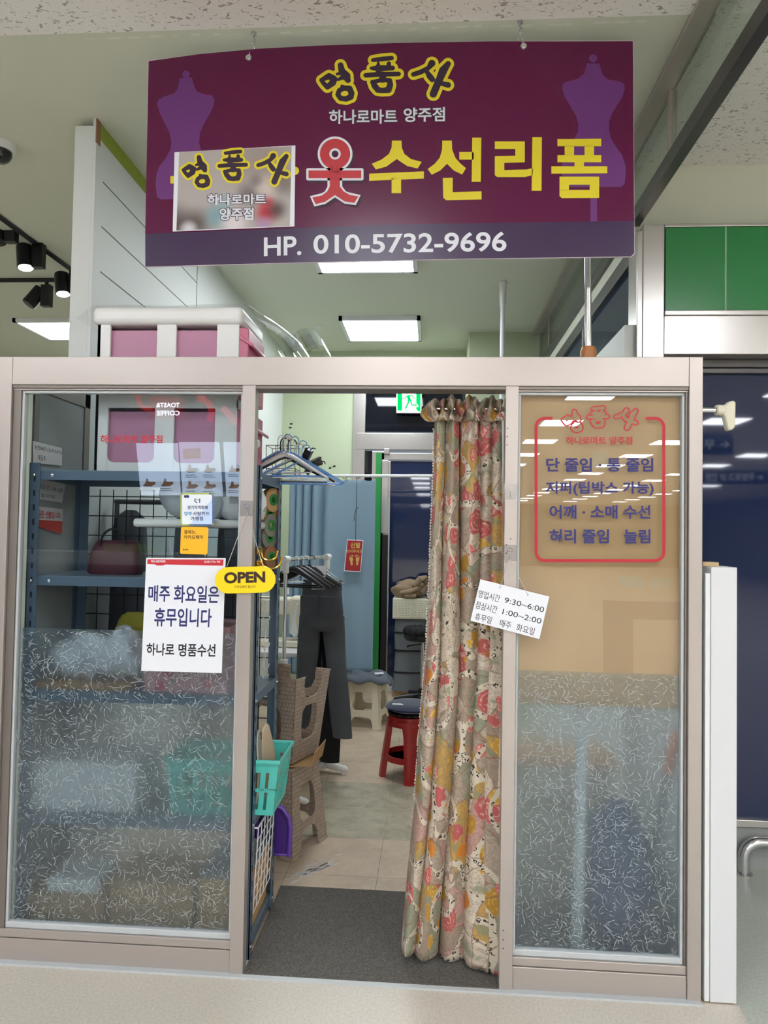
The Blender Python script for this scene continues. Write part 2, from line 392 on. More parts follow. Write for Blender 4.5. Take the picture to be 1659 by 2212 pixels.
# ------------------------------------------------------------------ ceiling and its lights
def ceiling():
    m = MB()
    m.box(-14, 14, -38, 0.0, ZC - 0.012, ZC + 0.1, 0)               # acoustic tiles over the hall
    m.box(1.12, 14, 0.0, 1.06, ZC - 0.012, ZC + 0.1, 0)
    m.box(-14, 1.12, 0.0, 5.2, ZC, ZC + 0.1, 1)                     # painted board over the shops
    m.box(1.12, 6, 1.06, 5.2, ZC, ZC + 0.1, 1)
    rr = random.Random(3)                                            # flaked paint along the edge
    for i in range(26):
        x = -1.2 + i * 0.082 + rr.uniform(-0.01, 0.01); y = 0.045 + 0.003 * sin(i)
        l = rr.uniform(0.03, 0.075); h = rr.uniform(0.003, 0.011)
        m.add([(x + l * t, y + s * h * rr.uniform(0.5, 1), ZC - 0.0008) for t, s in ((0, 0), (0.3, -1), (0.8, -0.8), (1, 0), (0.7, 0.8), (0.25, 1))], [(0, 1, 2, 3, 4, 5)], 2)
    o = struct(m.build('ceiling', ['acoustic', 'green_paint', 'peel'], smooth=0))
    p = MB()
    for j in range(0, 15):
        y = -2.25 - 2.3 * j
        for i in range(-5, 5):
            x = -0.26 + 2.46 * i
            if j == 0 and i not in (-2, -1, 0, 1, 2): continue
            p.box(x - 0.3, x + 0.3, y - 0.3, y + 0.3, ZC - 0.02, ZC - 0.0125, 0)
    struct(p.build('light_panels', ['lamp'], o, smooth=0))
ceiling()
def ceiling_light(x, y, w, d, lamp, label, group=None):
    t = thing('ceiling_light', label, 'ceiling light', (x, y, ZC), 0, group)
    f = MB()
    for a in ((-w / 2, w / 2, -d / 2, -d / 2 + 0.03), (-w / 2, w / 2, d / 2 - 0.03, d / 2), (-w / 2, -w / 2 + 0.03, -d / 2, d / 2), (w / 2 - 0.03, w / 2, -d / 2, d / 2)): f.box(*a, -0.035, 0)
    f.build('frame', 'white_metal', t, smooth=0)
    g = MB(); g.box(-w / 2 + 0.03, w / 2 - 0.03, -d / 2 + 0.03, d / 2 - 0.03, -0.028, -0.004); g.build('diffuser', lamp, t, smooth=0)
    return t
ceiling_light(-0.33, 2.09, 0.70, 0.70, 'lamp_shop', 'square lit ceiling panel just under the bottom edge of the purple sign')
ceiling_light(-0.33, 3.87, 0.70, 0.70, 'lamp_shop', 'square lit ceiling panel with grey rim above the shop doorway')
ceiling_light(-3.25, 3.86, 0.70, 0.62, 'lamp_side', 'lit ceiling panel left of the white partition, below the track spotlights')

# ------------------------------------------------------------------ floor
def floor():
    m = MB()
    m.box(-14, 14, -38, 0.0, -0.08, 0.0, 0)
    m.box(1.195, 14, 0.0, 1.2, -0.08, 0.0, 1)
    m.box(-1.5, 1.195, 0.0, 5.2, -0.08, 0.0, 2)
    m.box(-14, -1.5, 0.0, 5.2, -0.08, 0.0, 0)
    m.quad((1.0, -1.6, 0.0006), (1.9, -2.2, 0.0006), (1.9, 0.0, 0.0006), (1.2, 0.0, 0.0006), 1)
    for i, (x0, x1, y0, y1) in enumerate(((-0.5, -0.084, 1.193, 1.60), (-0.5, -0.084, 1.606, 2.01), (-0.078, 0.34, 1.193, 1.60), (-0.078, 0.34, 1.606, 2.01))):
        m.quad((x0, y0, 0.0006), (x1, y0, 0.0006), (x1, y1, 0.0006), (x0, y1, 0.0006), 3)
    rr = random.Random(5)                                            # worn white scuff beside the stool foot
    for k in range(70):
        a = rr.gauss(0, 1); x = -0.385 + 0.035 * a + rr.gauss(0, 0.02); y = 0.82 + 0.05 * a + rr.gauss(0, 0.02); l = rr.uniform(0.008, 0.03); w_ = rr.uniform(0.002, 0.007)
        m.add([(x - l, y - l * 0.9, 0.0009), (x, y + w_ - 0, 0.0009), (x + l, y + l * 0.9, 0.0009), (x + w_, y, 0.0009)], [(0, 1, 2, 3)], 4)
    struct(m.build('floor', ['terrazzo', 'terrazzo_green', 'tile', 'tile_green', 'white_board'], smooth=0))
floor()

# ------------------------------------------------------------------ walls of the shop
def walls():
    m = MB()                                                         # white partition on the left
    m.box(-1.502, -1.418, 0.57, 4.9, 0, ZC - 0.03, 0); m.box(-1.415, -1.40, 0.565, 4.9, 0, ZC, 0)
    m.box(-1.3995, -1.3975, 0.60, 1.97, ZC - 0.075, ZC - 0.002, 2)
    m.box(-1.402, -1.3965, 0.562, 0.60, ZC - 0.11, ZC - 0.001, 3)
    for z in (3.175, 2.965, 2.755, 2.545): m.box(-1.4005, -1.399, 0.64, 1.98, z - 0.003, z + 0.003, 1)
    m.box(-1.4005, -1.399, 1.975, 1.985, 0, 3.36, 1)
    struct(m.build('wall_left', ['white_panel', 'groove', 'lime', 'mdf'], smooth=0))
    m = MB(); m.box(-1.4, -0.66, 4.7, 4.78, 0, ZC); m.box(-0.66, 1.1, 4.7, 4.78, 3.08, ZC); m.box(0.46, 1.1, 4.02, 4.7, 0, ZC); m.box(-0.66, 0.46, 4.62, 4.7, 3.08, 3.2)
    rr = random.Random(8)
    for k in range(9):
        px, py = rr.choice([(627, 925), (629, 917), (718, 1005), (713, 1012), (722, 1008)]); p = aty(px, py, 4.697); m.box(p.x - 0.012, p.x + 0.012, p.y - 0.001, p.y, p.z - 0.01 * rr.random(), p.z + 0.012, 1)
    struct(m.build('wall_back', ['green_wall', 'peel'], smooth=0))
    m = MB(); m.box(-9, -1.502, 4.95, 5.05, 0, ZC); struct(m.build('wall_neighbour', 'green_paint', smooth=0))
    m = MB(); m.box(1.125, 6, 1.06, 1.14, 3.06, ZC); struct(m.build('wall_right', 'green_paint', smooth=0))
    m = MB(); m.box(-14, 14, -38.2, -38, 0, ZC); m.box(-14.2, -14, -38, 5.2, 0, ZC); m.box(14, 14.2, -38, 1.1, 0, ZC); struct(m.build('wall_rear', 'hall_wall', smooth=0))
walls()

# ------------------------------------------------------------------ glass side wall on the right, with its rails
def right_side():
    m = MB()
    m.box(1.078, 1.122, -3.2, 3.95, 3.07, 3.135, 0)                  # long bottom rail of the hanging glass
    m.box(1.03, 1.10, -3.2, 4.0, 3.395, ZC - 0.013, 1)
    for y in (0.41, 2.0, 3.46, 3.97): m.box(1.085, 1.115, y - 0.016, y + 0.016, 3.135, 3.396, 1)
    o = struct(m.build('trim_1', ['steel_dark', 'alu'], smooth=0))
    g = MB(); g.box(1.092, 1.100, -3.2, 3.95, 3.13, 3.40); struct(g.build('glass_pane', 'upper_glass', o, smooth=0))
    m = MB(); m.box(1.10, 1.16, 0.95, 4.02, 3.0, 3.07, 0); m.box(1.10, 1.16, 0.95, 4.02, 2.92, 3.0, 1)
    for y in (1.0, 2.15, 3.3): m.box(1.10, 1.15, y - 0.025, y + 0.025, 0, 2.92, 2)
    m.box(1.10, 1.15, 0.95, 4.02, 2.60, 2.61, 0)
    o = struct(m.build('window_1', ['green_paint', 'steel_dark', 'steel'], smooth=0))
    g = MB(); g.box(1.12, 1.13, 0.97, 4.02, 0.0, 2.92); struct(g.build('glass_pane', 'blue_glass', o, smooth=0))
    m = MB(); m.box(1.05, 1.099, 0.93, 4.0, 0, 2.585); struct(m.build('wall_partition', 'white_panel', smooth=0))
right_side()

# ------------------------------------------------------------------ stainless entrance with blue glass on the right
def entrance():
    y = 0.9
    m = MB()
    m.box(1.125, 1.225, y, 1.06, 0, 3.058, 0); m.box(1.098, 1.125, y + 0.0, 1.05, 0, 3.03, 0)
    m.box(1.225, 6, y, 1.06, 3.045, 3.06, 0); m.box(1.225, 6, y, 1.06, 2.437, 2.62, 0); m.box(1.225, 6, y - 0.012, y + 0.06, 2.62, 2.642, 0)
    m.box(1.225, 6, 1.0, 1.06, 2.40, 2.437, 1); m.box(1.225, 6, 1.02, 1.08, 2.375, 2.40, 1)
    m.box(1.225, 6, 1.03, 1.10, 0.20, 0.235, 0)
    o = struct(m.build('door_1', ['steel', 'steel_dark'], smooth=0, bevel=0.003))
    g = MB(); g.box(1.2, 6, 1.05, 1.06, 0.235, 2.40); struct(g.build('glass_pane', 'blue_glass', o, smooth=0))
    b = MB(); b.box(1.2, 6, 1.045, 1.12, 0, 0.20); struct(b.build('sill_wall', 'hall_wall', o, smooth=0))
    s = thing('sign_board', 'blank green lightbox sign panel in a stainless frame at upper right', 'sign', (1.6, y + 0.02, 2.85))
    q = MB(); q.box(1.232, 4.2, y + 0.004, y + 0.03, 2.645, 3.043, 0); q.box(1.504, 1.512, y + 0.0025, y + 0.005, 2.645, 3.043, 1)
    q.build('panel', ['green_sign', 'green_sign_seam'], s, smooth=0, world=True)
    t = thing('guard_rail', 'bent stainless tube guard rail low in front of the blue glass', 'guard rail', (1.63, 0.99, 0))
    r = MB(); pts = [(0, 0, 0)] + [(0.075 - 0.075 * cos(a), 0, 0.075 + 0.075 * sin(a)) for a in [radians(k) for k in range(0, 91, 10)]] + [(1.2, 0, 0.15)]
    r.tube(pts, 0.026, 14); r.build('tube', 'chrome', t)
    f = MB(); f.lathe([(0.04, 0), (0.04, 0.006), (0.028, 0.012)]); f.build('floor_flange', 'chrome', t)
entrance()

# ------------------------------------------------------------------ aluminium shopfront
X0, X1, X2, X3, X4, X5, X6 = -1.4133, -0.5461, -0.4977, 0.3987, 0.4445, 1.0299, 1.0765
HB, HT, GB, GT = 2.0962, 2.20, 0.135, 2.068
def fibres(m, x0, x1, z0, z1, y, n, seed):
    rr = random.Random(seed)
    for _ in range(n):
        x = rr.uniform(x0, x1); z = rr.uniform(z0, z1); a = rr.uniform(0, 2 * pi)
        l = rr.choice((0.010, 0.014, 0.018, 0.022, 0.034)) * rr.uniform(0.7, 1.2); k = rr.gauss(0, 28); ns = 5; wd = rr.uniform(0.00045, 0.0009)
        L = []; R = []
        for i in range(ns + 1):
            q = a + k * l * i / ns; hw = wd * (1 - abs(2 * i / ns - 1) * 0.6)
            L.append((x - sin(q) * hw, y, z + cos(q) * hw)); R.append((x + sin(q) * hw, y, z - cos(q) * hw))
            x += cos(q) * l / ns; z += sin(q) * l / ns
        if not (x0 < x < x1 and z0 < z < z1): continue
        m.add(L + R, [(i, i + 1, ns + 2 + i, ns + 1 + i) for i in range(ns)], 1)
def shopfront():
    m = MB(); m.box(X0, X5, 0.0, 0.11, HB, HT); m.box(X5 + 0.0008, X6, 0.0, 0.11, 0, HT); m.box(-1.62, X0 - 0.0008, 0.0, 0.11, 0, HT); m.box(X0, X5, 0.005, 0.09, HB - 0.012, HB, 1)
    struct(m.build('trim_2', ['alu', 'alu_dark'], smooth=0, bevel=0.002))
    m = MB(); m.box(-1.62, X6, -0.018, 0.1, 0, 0.007); struct(m.build('trim_3', 'bead', smooth=0))
    def leaf(name, s0, s1, g0, g1, e0, e1, seed, ft):               # stile on one side, glass between g0 and g1
        d = MB()
        d.box(s0, s1, 0.0, 0.05, 0.006, HB)
        d.box(e0, e1, 0.012, 0.05, 0.006, HB - 0.012, 1)
        a, b = min(g0, e0), max(g1, e1)
        d.box(a, b, 0.006, 0.05, 0.006, 0.082); d.box(a, b, 0.010, 0.05, 0.084, GB - 0.022)
        d.box(a, b, 0.010, 0.05, GT + 0.010, HB - 0.012)
        o = struct(d.build(name, ['alu', 'alu_dark'], smooth=0, bevel=0.002))
        k = MB(); t = 0.016
        k.box(g0, g1, 0.018, 0.045, GB - 0.022, GB); k.box(g0, g1, 0.018, 0.045, GT, GT + 0.010); k.box(g0, g0 + 0.010, 0.018, 0.045, GB, GT); k.box(g1 - 0.010, g1, 0.018, 0.045, GB, GT)
        struct(k.build('glazing_bead', 'bead', o, smooth=0, bevel=0.003))
        p = MB(); p.box(g0 + 0.006, g1 - 0.006, 0.030, 0.035, GB - 0.004, GT + 0.004); struct(p.build('glass_pane', 'glass', o, smooth=0))
        f = MB(); f.quad((g0 + 0.012, 0.0358, GB + 0.002), (g1 - 0.012, 0.0358, GB + 0.002), (g1 - 0.012, 0.0358, ft), (g0 + 0.012, 0.0358, ft), 0); fibres(f, g0 + 0.012, g1 - 0.012, GB + 0.002, ft, 0.0294, 3600 if g1 - g0 > 0.7 else 2500, seed)
        struct(f.build('frosted_film', ['frosted', 'fibre'], o, smooth=0))
        return o
    L = leaf('door_2', X1, X2, -1.383, X1, X0, -1.383, 11, 1.197)
    R = leaf('window_2', X3, X4, X4, 1.022, 1.022, X5, 12, 1.094)
    # lettering stuck on the two panes
    t = MB(); put_text(t, '하나로마트 양주점', [(217, 939), (351, 940), (351, 957), (217, 958)], PY(0.0285), 0.022)
    struct(t.build('lettering', mat('vinyl_red', (186, 24, 44), 0.5), L, smooth=0, label='red Korean vinyl lettering on glass'))
    t = MB(); pl = PY(0.0285)
    brush(t, lambda X, Y: (1190 + (150 + (X - 50) * 0.8977) / 7.9, 860 + (112 + (Y - 70) * 0.868) / 7.9), pl, 6, 30)
    put_text(t, '하나로마트 양주점', Q(1223, 943, 1366, 960), pl, 0.02)
    x0, y0, x1, y1, r, wd = 1158, 903.5, 1434, 1211, 19, 6.4
    path = [(1193.5, y0), (x0 + r, y0)] + [(x0 + r - r * sin(q), y0 + r - r * cos(q)) for q in [radians(a) for a in range(9, 91, 9)]] + [(x0, y1 - r)] \
        + [(x0 + r - r * cos(q), y1 - r + r * sin(q)) for q in [radians(a) for a in range(9, 91, 9)]] + [(x1 - r, y1)] \
        + [(x1 - r + r * sin(q), y1 - r + r * cos(q)) for q in [radians(a) for a in range(9, 91, 9)]] + [(x1, y0 + r)] \
        + [(x1 - r + r * cos(q), y0 + r - r * sin(q)) for q in [radians(a) for a in range(9, 91, 9)]] + [(1395, y0)]
    ribbon(t, path, wd, pl)
    struct(t.build('lettering', 'vinyl_red', R, smooth=0, label='red vinyl outline frame and shop name on glass'))
    t = MB(); mat('vinyl_blue', (34, 34, 112), 0.5)
    put_text(t, '단 줄임 · 통 줄임', Q(1180, 989, 1411, 1019), pl, 0.024); put_text(t, '지퍼(팁박스 가능)', Q(1179, 1040, 1412, 1071), pl, 0.024)
    put_text(t, '어깨 · 소매 수선', Q(1187, 1091, 1405, 1121), pl, 0.024); put_text(t, '허리 줄임   늘림', Q(1187, 1143, 1405, 1174), pl, 0.024)
    struct(t.build('lettering', 'vinyl_blue', R, smooth=0, label='blue Korean vinyl list of repairs on glass'))
    # screw holes on the right stile
    h = MB()
    for px, py in ((1096.5, 925), (1095.5, 943), (1095.5, 961), (1103, 1164), (1094, 1177), (1093.5, 1195), (1093, 1214), (1087, 2010), (1087, 2030), (1087, 2049)):
        c = aty(px, py, -0.0006); h.lathe([(0.0022, 0), (0.0022, 0.0006)], n=8, T=Matrix.Translation(c) @ Matrix.Rotation(radians(90), 4, 'X'))
    struct(h.build('screw_holes', 'black', R, smooth=0))
shopfront()
def back_door():
    y = 4.68
    def bx(m, a, b, mi=0, d=0.05, yy=y): p, q = aty(*a, yy), aty(*b, yy); m.box(p.x, q.x, yy, yy + d, q.z, p.z, mi)
    m = MB()
    bx(m, (765, 780), (779, 1490)); bx(m, (770, 935), (1140, 974), 0, 0.05, y - 0.003); bx(m, (779, 800), (1140, 848)); bx(m, (804, 974.5), (822, 1490)); bx(m, (822, 978), (1140, 996)); bx(m, (822, 996), (836, 1490), 0, 0.04)
    m.box(-0.66, 0.46, y - 0.02, y + 0.06, 0, 0.10, 2)
    o = struct(m.build('door_3', ['steel', 'steel_dark', 'white_board'], smooth=0, bevel=0.003))
    g = MB(); bx(g, (779, 848), (1140, 935), 1, 0.01, y + 0.03); bx(g, (779, 974), (804, 1490), 1, 0.01, y + 0.03); bx(g, (836, 996), (1140, 1478), 0, 0.01, y + 0.025)
    struct(g.build('glass_pane', ['blue_glass', 'night_glass'], o, smooth=0))
    c = MB(); p = aty(829, 1150, y - 0.03); a = aty(826, 995, y); b = aty(837, 1152, y)
    c.box(a.x, b.x, y - 0.035, y, b.z, a.z, 0); a = aty(826, 1155, y); b = aty(833, 1478, y); c.box(a.x, b.x, y - 0.03, y, b.z, a.z, 1)
    a = aty(830, 970, y); b = aty(842, 982, y); c.box(a.x, b.x, y - 0.05, y, b.z, a.z, 0)
    struct(c.build('door_handle', ['steel', 'black'], o, smooth=0, bevel=0.004))
    s = MB(); a = aty(812, 978, y - 0.012); b = aty(816.5, 1470, y - 0.012); s.box(a.x, b.x, y - 0.012, y - 0.0005, b.z, a.z); struct(s.build('edge_strip', 'green_strip', o, smooth=0))
back_door()
# ------------------------------------------------------------------ hanging shop sign
mat('sign_purple', (92, 12, 62), 0.26, spec=0.4); mat('sign_band', (58, 36, 74), 0.32); mat('sign_edge', (214, 200, 208), 0.5)
mat('sil_purple', (104, 44, 116), 0.4); mat('print_yellow', (226, 208, 36), 0.45); mat('print_dark', (46, 22, 50), 0.45)
mat('print_white', (222, 224, 232), 0.45); mat('print_red', (190, 48, 58), 0.45); mat('print_shadow', (52, 14, 40), 0.5); mat('print_navy', (40, 44, 104), 0.5)
mat('print_black', (22, 22, 26), 0.5); mat('print_brown', (56, 30, 16), 0.5); mat('paper', (232, 234, 240), 0.45); mat('paper_back', (214, 214, 220), 0.6)
SY = 0.03
def shop_sign():
    c = aty(842, 340, SY)
    root = thing('shop_sign', 'wide purple hanging sign with yellow and white Korean lettering and phone number', 'sign', c)
    def corner(px, py, y=SY): return aty(px, py, y)
    top = [(320, 131), (430, 117), (560, 105), (700, 98), (850, 93), (1050, 89.5), (1368, 87.5)]
    bot = [(1371, 548), (1364, 555), (1000, 560), (600, 569), (313, 577)]
    m = MB(); m.prism([corner(*p) for p in top + bot], (0, 0.006, 0), 1)
    m.add([corner(p[0], p[1], SY - 0.0002) for p in [(321, 132)] + top[1:-1] + [(1367, 89), (1370, 477), (850, 485), (313.6, 505)]], [list(range(len(top) + 3))], 0)
    m.build('panel', ['sign_purple', 'sign_edge'], root, smooth=0, world=True)
    b = MB(); poly(b, [(313.6, 505), (850, 485), (1370, 477), (1370, 547), (1363, 554), (1000, 559), (600, 568), (314, 576)], PY(SY - 0.0004)); b.build('phone_band', 'sign_band', root, smooth=0, world=True)
    p1 = PY(SY - 0.0006)
    s = MB()
    R_ = [(1268, 228), (1345, 228), (1356, 258), (1368, 300), (1400, 330), (1485, 346), (1505, 360), (1510, 388), (1492, 448), (1455, 505), (1428, 550), (1410, 600), (1410, 655), (1420, 705), (1450, 755), (1490, 810), (1512, 875), (1516, 930), (1508, 1000), (1485, 1018), (1135, 1020), (1114, 1005), (1106, 940), (1110, 870), (1138, 790), (1185, 715), (1210, 665), (1213, 620), (1200, 570), (1160, 500), (1125, 440), (1108, 385), (1112, 360), (1135, 346), (1210, 326), (1248, 296), (1262, 258)]
    poly(s, R_, p1, 0, (840, 60), 2.9625); poly(s, circ(1307, 196, 26), p1, 0, (840, 60), 2.9625); poly(s, [(1290, 1018), (1333, 1018), (1333, 1238), (1290, 1239)], p1, 0, (840, 60), 2.9625)
    s.build('mannequin_silhouette', 'sil_purple', root, smooth=0, world=True); s = MB()
    L_ = [(262, 262), (340, 258), (350, 305), (372, 348), (410, 364), (468, 374), (484, 400), (478, 440), (450, 500), (412, 565), (390, 620), (386, 680), (400, 730), (440, 790), (470, 850), (484, 920), (478, 1010), (455, 1030), (140, 1040), (116, 1022), (107, 950), (112, 880), (130, 830), (175, 770), (203, 715), (207, 665), (195, 610), (165, 550), (135, 490), (117, 430), (124, 404), (150, 386), (222, 362), (248, 330)]
    poly(s, L_, p1, 0, (300, 80), 2.9625); poly(s, circ(302, 238, 24), p1, 0, (300, 80), 2.9625)
    s.build('mannequin_silhouette', 'sil_purple', root, smooth=0, world=True)
    # brush-written name
    xf = lambda X, Y: (670 + X / 5.027, 100 + Y / 5.027)
    n = MB(); brush(n, xf, PY(SY - 0.0008), -1e9, 37, 0); brush(n, xf, PY(SY - 0.0012), -1e9, 2, 1)
    n.build('brush_lettering', ['print_yellow', 'print_dark'], root, smooth=0, world=True)
    # branch name under it
    t = MB(); q1 = Q(711, 237, 858, 268, -1); q2 = Q(872, 233, 961, 264, -2)
    for body, q in (('하나로마트', q1), ('양주점', q2)):
        put_text(t, body, q, PY(SY - 0.0008), 0.06, 1, grow=0.02); put_text(t, body, q, PY(SY - 0.0012), 0.02, 0)
    t.build('branch_lettering', ['print_white', 'print_dark'], root, smooth=0, world=True)
    # large lettering
    y_ = MB(); p2 = PY(SY - 0.0010); o = (650, 280); k = 2.44
    def pp(*pts): poly(y_, pts, p2, 0, o, k)
    pp((480, 58), (530, 58), (532, 95), (545, 128), (580, 155), (637, 170), (615, 205), (560, 192), (505, 155), (450, 195), (395, 210), (373, 180), (425, 158), (464, 128), (478, 95))
    pp((360, 232), (648, 220), (648, 258), (360, 270)); pp((478, 250), (528, 250), (528, 335), (478, 335))
    pp((745, 58), (795, 58), (797, 105), (815, 150), (840, 178), (870, 203), (850, 237), (805, 215), (770, 180), (735, 215), (690, 238), (668, 208), (705, 180), (732, 148), (744, 105))
    pp((903, 42), (951, 42), (948, 275), (900, 275)); pp((835, 118), (910, 118), (910, 158), (835, 158))
    pp((748, 255), (800, 253), (800, 330), (952, 325), (952, 368), (765, 372), (750, 358))
    pp((1022, 62), (1180, 62), (1180, 172), (1072, 175), (1072, 213), (1190, 210), (1222, 203), (1222, 240), (1180, 250), (1035, 250), (1022, 240), (1022, 140), (1130, 138), (1130, 102), (1022, 102))
    pp((1220, 40), (1270, 40), (1268, 322), (1216, 322))
    pp((1352, 50), (1583, 48), (1583, 88), (1352, 88)); pp((1390, 86), (1440, 86), (1440, 136), (1390, 136)); pp((1495, 86), (1545, 86), (1545, 136), (1495, 136)); pp((1352, 134), (1583, 134), (1583, 172), (1352, 172))
    pp((1442, 170), (1492, 170), (1492, 195), (1442, 195)); pp((1320, 193), (1615, 193), (1615, 230), (1320, 232))
    pp((1363, 248), (1572, 248), (1572, 290), (1363, 290)); pp((1363, 318), (1572, 318), (1572, 360), (1375, 361), (1363, 350)); pp((1363, 288), (1413, 288), (1413, 320), (1363, 320)); pp((1522, 288), (1572, 288), (1572, 320), (1522, 320))
    for pts in ([(368, 380.5), (378, 380), (378, 396), (368, 396.5)], circ(637, 369, 9)):
        r_ = MB(); poly(r_, pts, p2); r_.build('covered_letter', 'print_yellow', root, smooth=0, world=True)
    y_.build('main_lettering', 'print_yellow', root, smooth=0, world=True)
    e = MB()
    ring = lambda r: [(180 + r * cos(a), 128 + r * sin(a)) for a in [2 * pi * i / 32 for i in range(32)]]
    def figure(layer, mi, g, dx=0, dy=0):                           # the red letter shaped like a person, g = outline growth
        def po(pts): poly(e, [(x + dx, y + dy) for x, y in pts], layer, mi, o, k)
        a, b = ring(80 + g), ring(30 - g); n = 32
        e.add([layer(o[0] + (x + dx) / k, o[1] + (y + dy) / k) for x, y in a + b], [(i, (i + 1) % n, n + (i + 1) % n, n + i) for i in range(n)], mi)
        po([(155 - g, 195), (205 + g, 195), (205 + g, 230), (155 - g, 230)])
        po(rrect(40 - g, 215 - g, 318 + g, 256 + g, 2 + g * 0.6))
        po([(152 - g, 250), (205 + g, 250), (206 + g, 300), (226 + g, 326), (258, 344 - g), (303 + g, 352 - g * .6), (282 + g * .6, 386 + g), (230, 378 + g), (180, 345 + g), (128, 380 + g), (78 - g * .6, 393 + g), (60 - g, 358 - g * .6), (110, 347 - g), (138 - g, 326), (152 - g, 300)])
    figure(PY(SY - 0.0008), 2, 11, 12, 14); figure(PY(SY - 0.0012), 1, 12); figure(PY(SY - 0.0016), 0, 0)
    e.build('figure_letter', ['print_red', 'print_white', 'print_shadow'], root, smooth=0, world=True, label='red letter shaped like a standing figure with white outline')
    h = MB(); ph = PY(SY - 0.0010)
    put_text(h, 'HP.', [(570, 513), (651, 509), (651, 551), (570, 554)], ph, 0.018)
    h.build('phone_prefix', 'print_white', root, smooth=0, world=True); h = MB()
    put_text(h, '010-5732-9696', [(677, 507), (1094, 500), (1094, 543), (677, 549)], ph, 0.018)
    h.build('phone_number', 'print_white', root, smooth=0, world=True)
    for px, py in ((537, 125), (1131, 100)): g = MB(); g.lathe([(0.012, 0), (0.011, 0.003), (0.005, 0.003)], n=14, T=Matrix.Translation(aty(px, py, SY - 0.0003)) @ Matrix.Rotation(radians(90), 4, 'X')); g.build('eyelet', 'chrome', root, world=True)
shop_sign()
def patch_sheet():
    c = aty(507, 408, SY - 0.004); t = thing('paper_notice', 'laminated photo print pasted over the lower left of the purple sign', 'notice', c)
    y = SY - 0.0035
    m = MB(); m.prism([aty(*p, y) for p in ((377, 329), (638, 314), (636, 489), (373, 500))], (0, 0.0012, 0)); m.build('sheet', 'paper', t, smooth=0, world=True)
    ph, nt, out = nodemat('photo_print')                            # out-of-focus print of thread spools
    b = nt.nodes.new('ShaderNodeBsdfPrincipled'); b.inputs['Roughness'].default_value = 0.3; nt.links.new(b.outputs[0], out.inputs[0])
    tc = nt.nodes.new('ShaderNodeTexCoord'); base = None
    spots = [((0.5, -1, 0.60), 0.1, (0, 0, 0), 0.0), ((-0.23, 0, -0.13), 0.09, (74, 56, 50), .9), ((-0.14, 0, -0.13), 0.07, (74, 56, 50), .8), ((-0.06, 0, -0.10), 0.06, (120, 160, 170), .9), ((-0.04, 0, -0.05), 0.04, (150, 176, 184), .7),
             ((0.12, 0, -0.09), 0.055, (180, 36, 54), .95), ((0.12, 0, -0.05), 0.035, (190, 40, 60), .8), ((0.16, 0, -0.08), 0.045, (60, 40, 40), .8), ((0.05, 0, -0.02), 0.05, (80, 70, 76), .7), ((0.12, 0, 0.01), 0.05, (226, 214, 206), .9), ((0.08, 0, 0.03), 0.03, (60, 74, 80), .6),
             ((0.0, 0, -0.13), 0.06, (226, 216, 220), .9), ((-0.17, 0, -0.15), 0.035, (224, 222, 228), .9), ((0.11, 0, -0.14), 0.04, (170, 140, 180), .8), ((0.1, 0, 0.1), 0.14, (150, 130, 122), .6), ((0.19, 0, 0.02), 0.06, (110, 92, 88), .7)]
    prev = nt.nodes.new('ShaderNodeRGB'); prev.outputs[0].default_value = rgb(178, 170, 168); prev = prev.outputs[0]
    for (sx, sy_, sz), r, col, a in spots[1:]:
        d = nt.nodes.new('ShaderNodeVectorMath'); d.operation = 'DISTANCE'; nt.links.new(tc.outputs['Object'], d.inputs[0]); d.inputs[1].default_value = (sx, -0.0004, sz)
        mr = nt.nodes.new('ShaderNodeMapRange'); mr.interpolation_type = 'SMOOTHSTEP'; mr.inputs[1].default_value = r * 0.1; mr.inputs[2].default_value = r * 1.25; mr.inputs[3].default_value = a; mr.inputs[4].default_value = 0
        nt.links.new(d.outputs['Value'], mr.inputs[0])
        mx = nt.nodes.new('ShaderNodeMix'); mx.data_type = 'RGBA'; nt.links.new(mr.outputs[0], mx.inputs[0]); nt.links.new(prev, mx.inputs[6]); mx.inputs[7].default_value = rgb(*col); prev = mx.outputs[2]
    nt.links.new(prev, b.inputs['Base Color'])
    f = MB(); poly(f, [(387, 328), (630, 316), (626, 488), (381, 498)], PY(y - 0.0004)); f.build('photo', 'photo_print', t, smooth=0, world=True)
    n = MB(); xf = lambda X, Y: (365 + (148 + (X - 90) * 0.925) / 5.72, 305 + (105 + (Y - 105) * 0.955) / 5.72)
    brush(n, xf, PY(y - 0.0008), -1e9, 32, 0); brush(n, xf, PY(y - 0.0012), -1e9, 2, 1)
    n.build('brush_lettering', ['print_yellow', 'print_dark'], t, smooth=0, world=True)
    n = MB()
    for body, q in (('하나로마트', Q(448, 419, 575, 443, -1)), ('양주점', Q(474, 449, 548, 476, -1))):
        put_text(n, body, q, PY(y - 0.0008), 0.075, 1, grow=0.03); put_text(n, body, q, PY(y - 0.0012), 0.03, 0)
    n.build('branch_lettering', ['print_white', 'print_dark'], t, smooth=0, world=True)
patch_sheet()
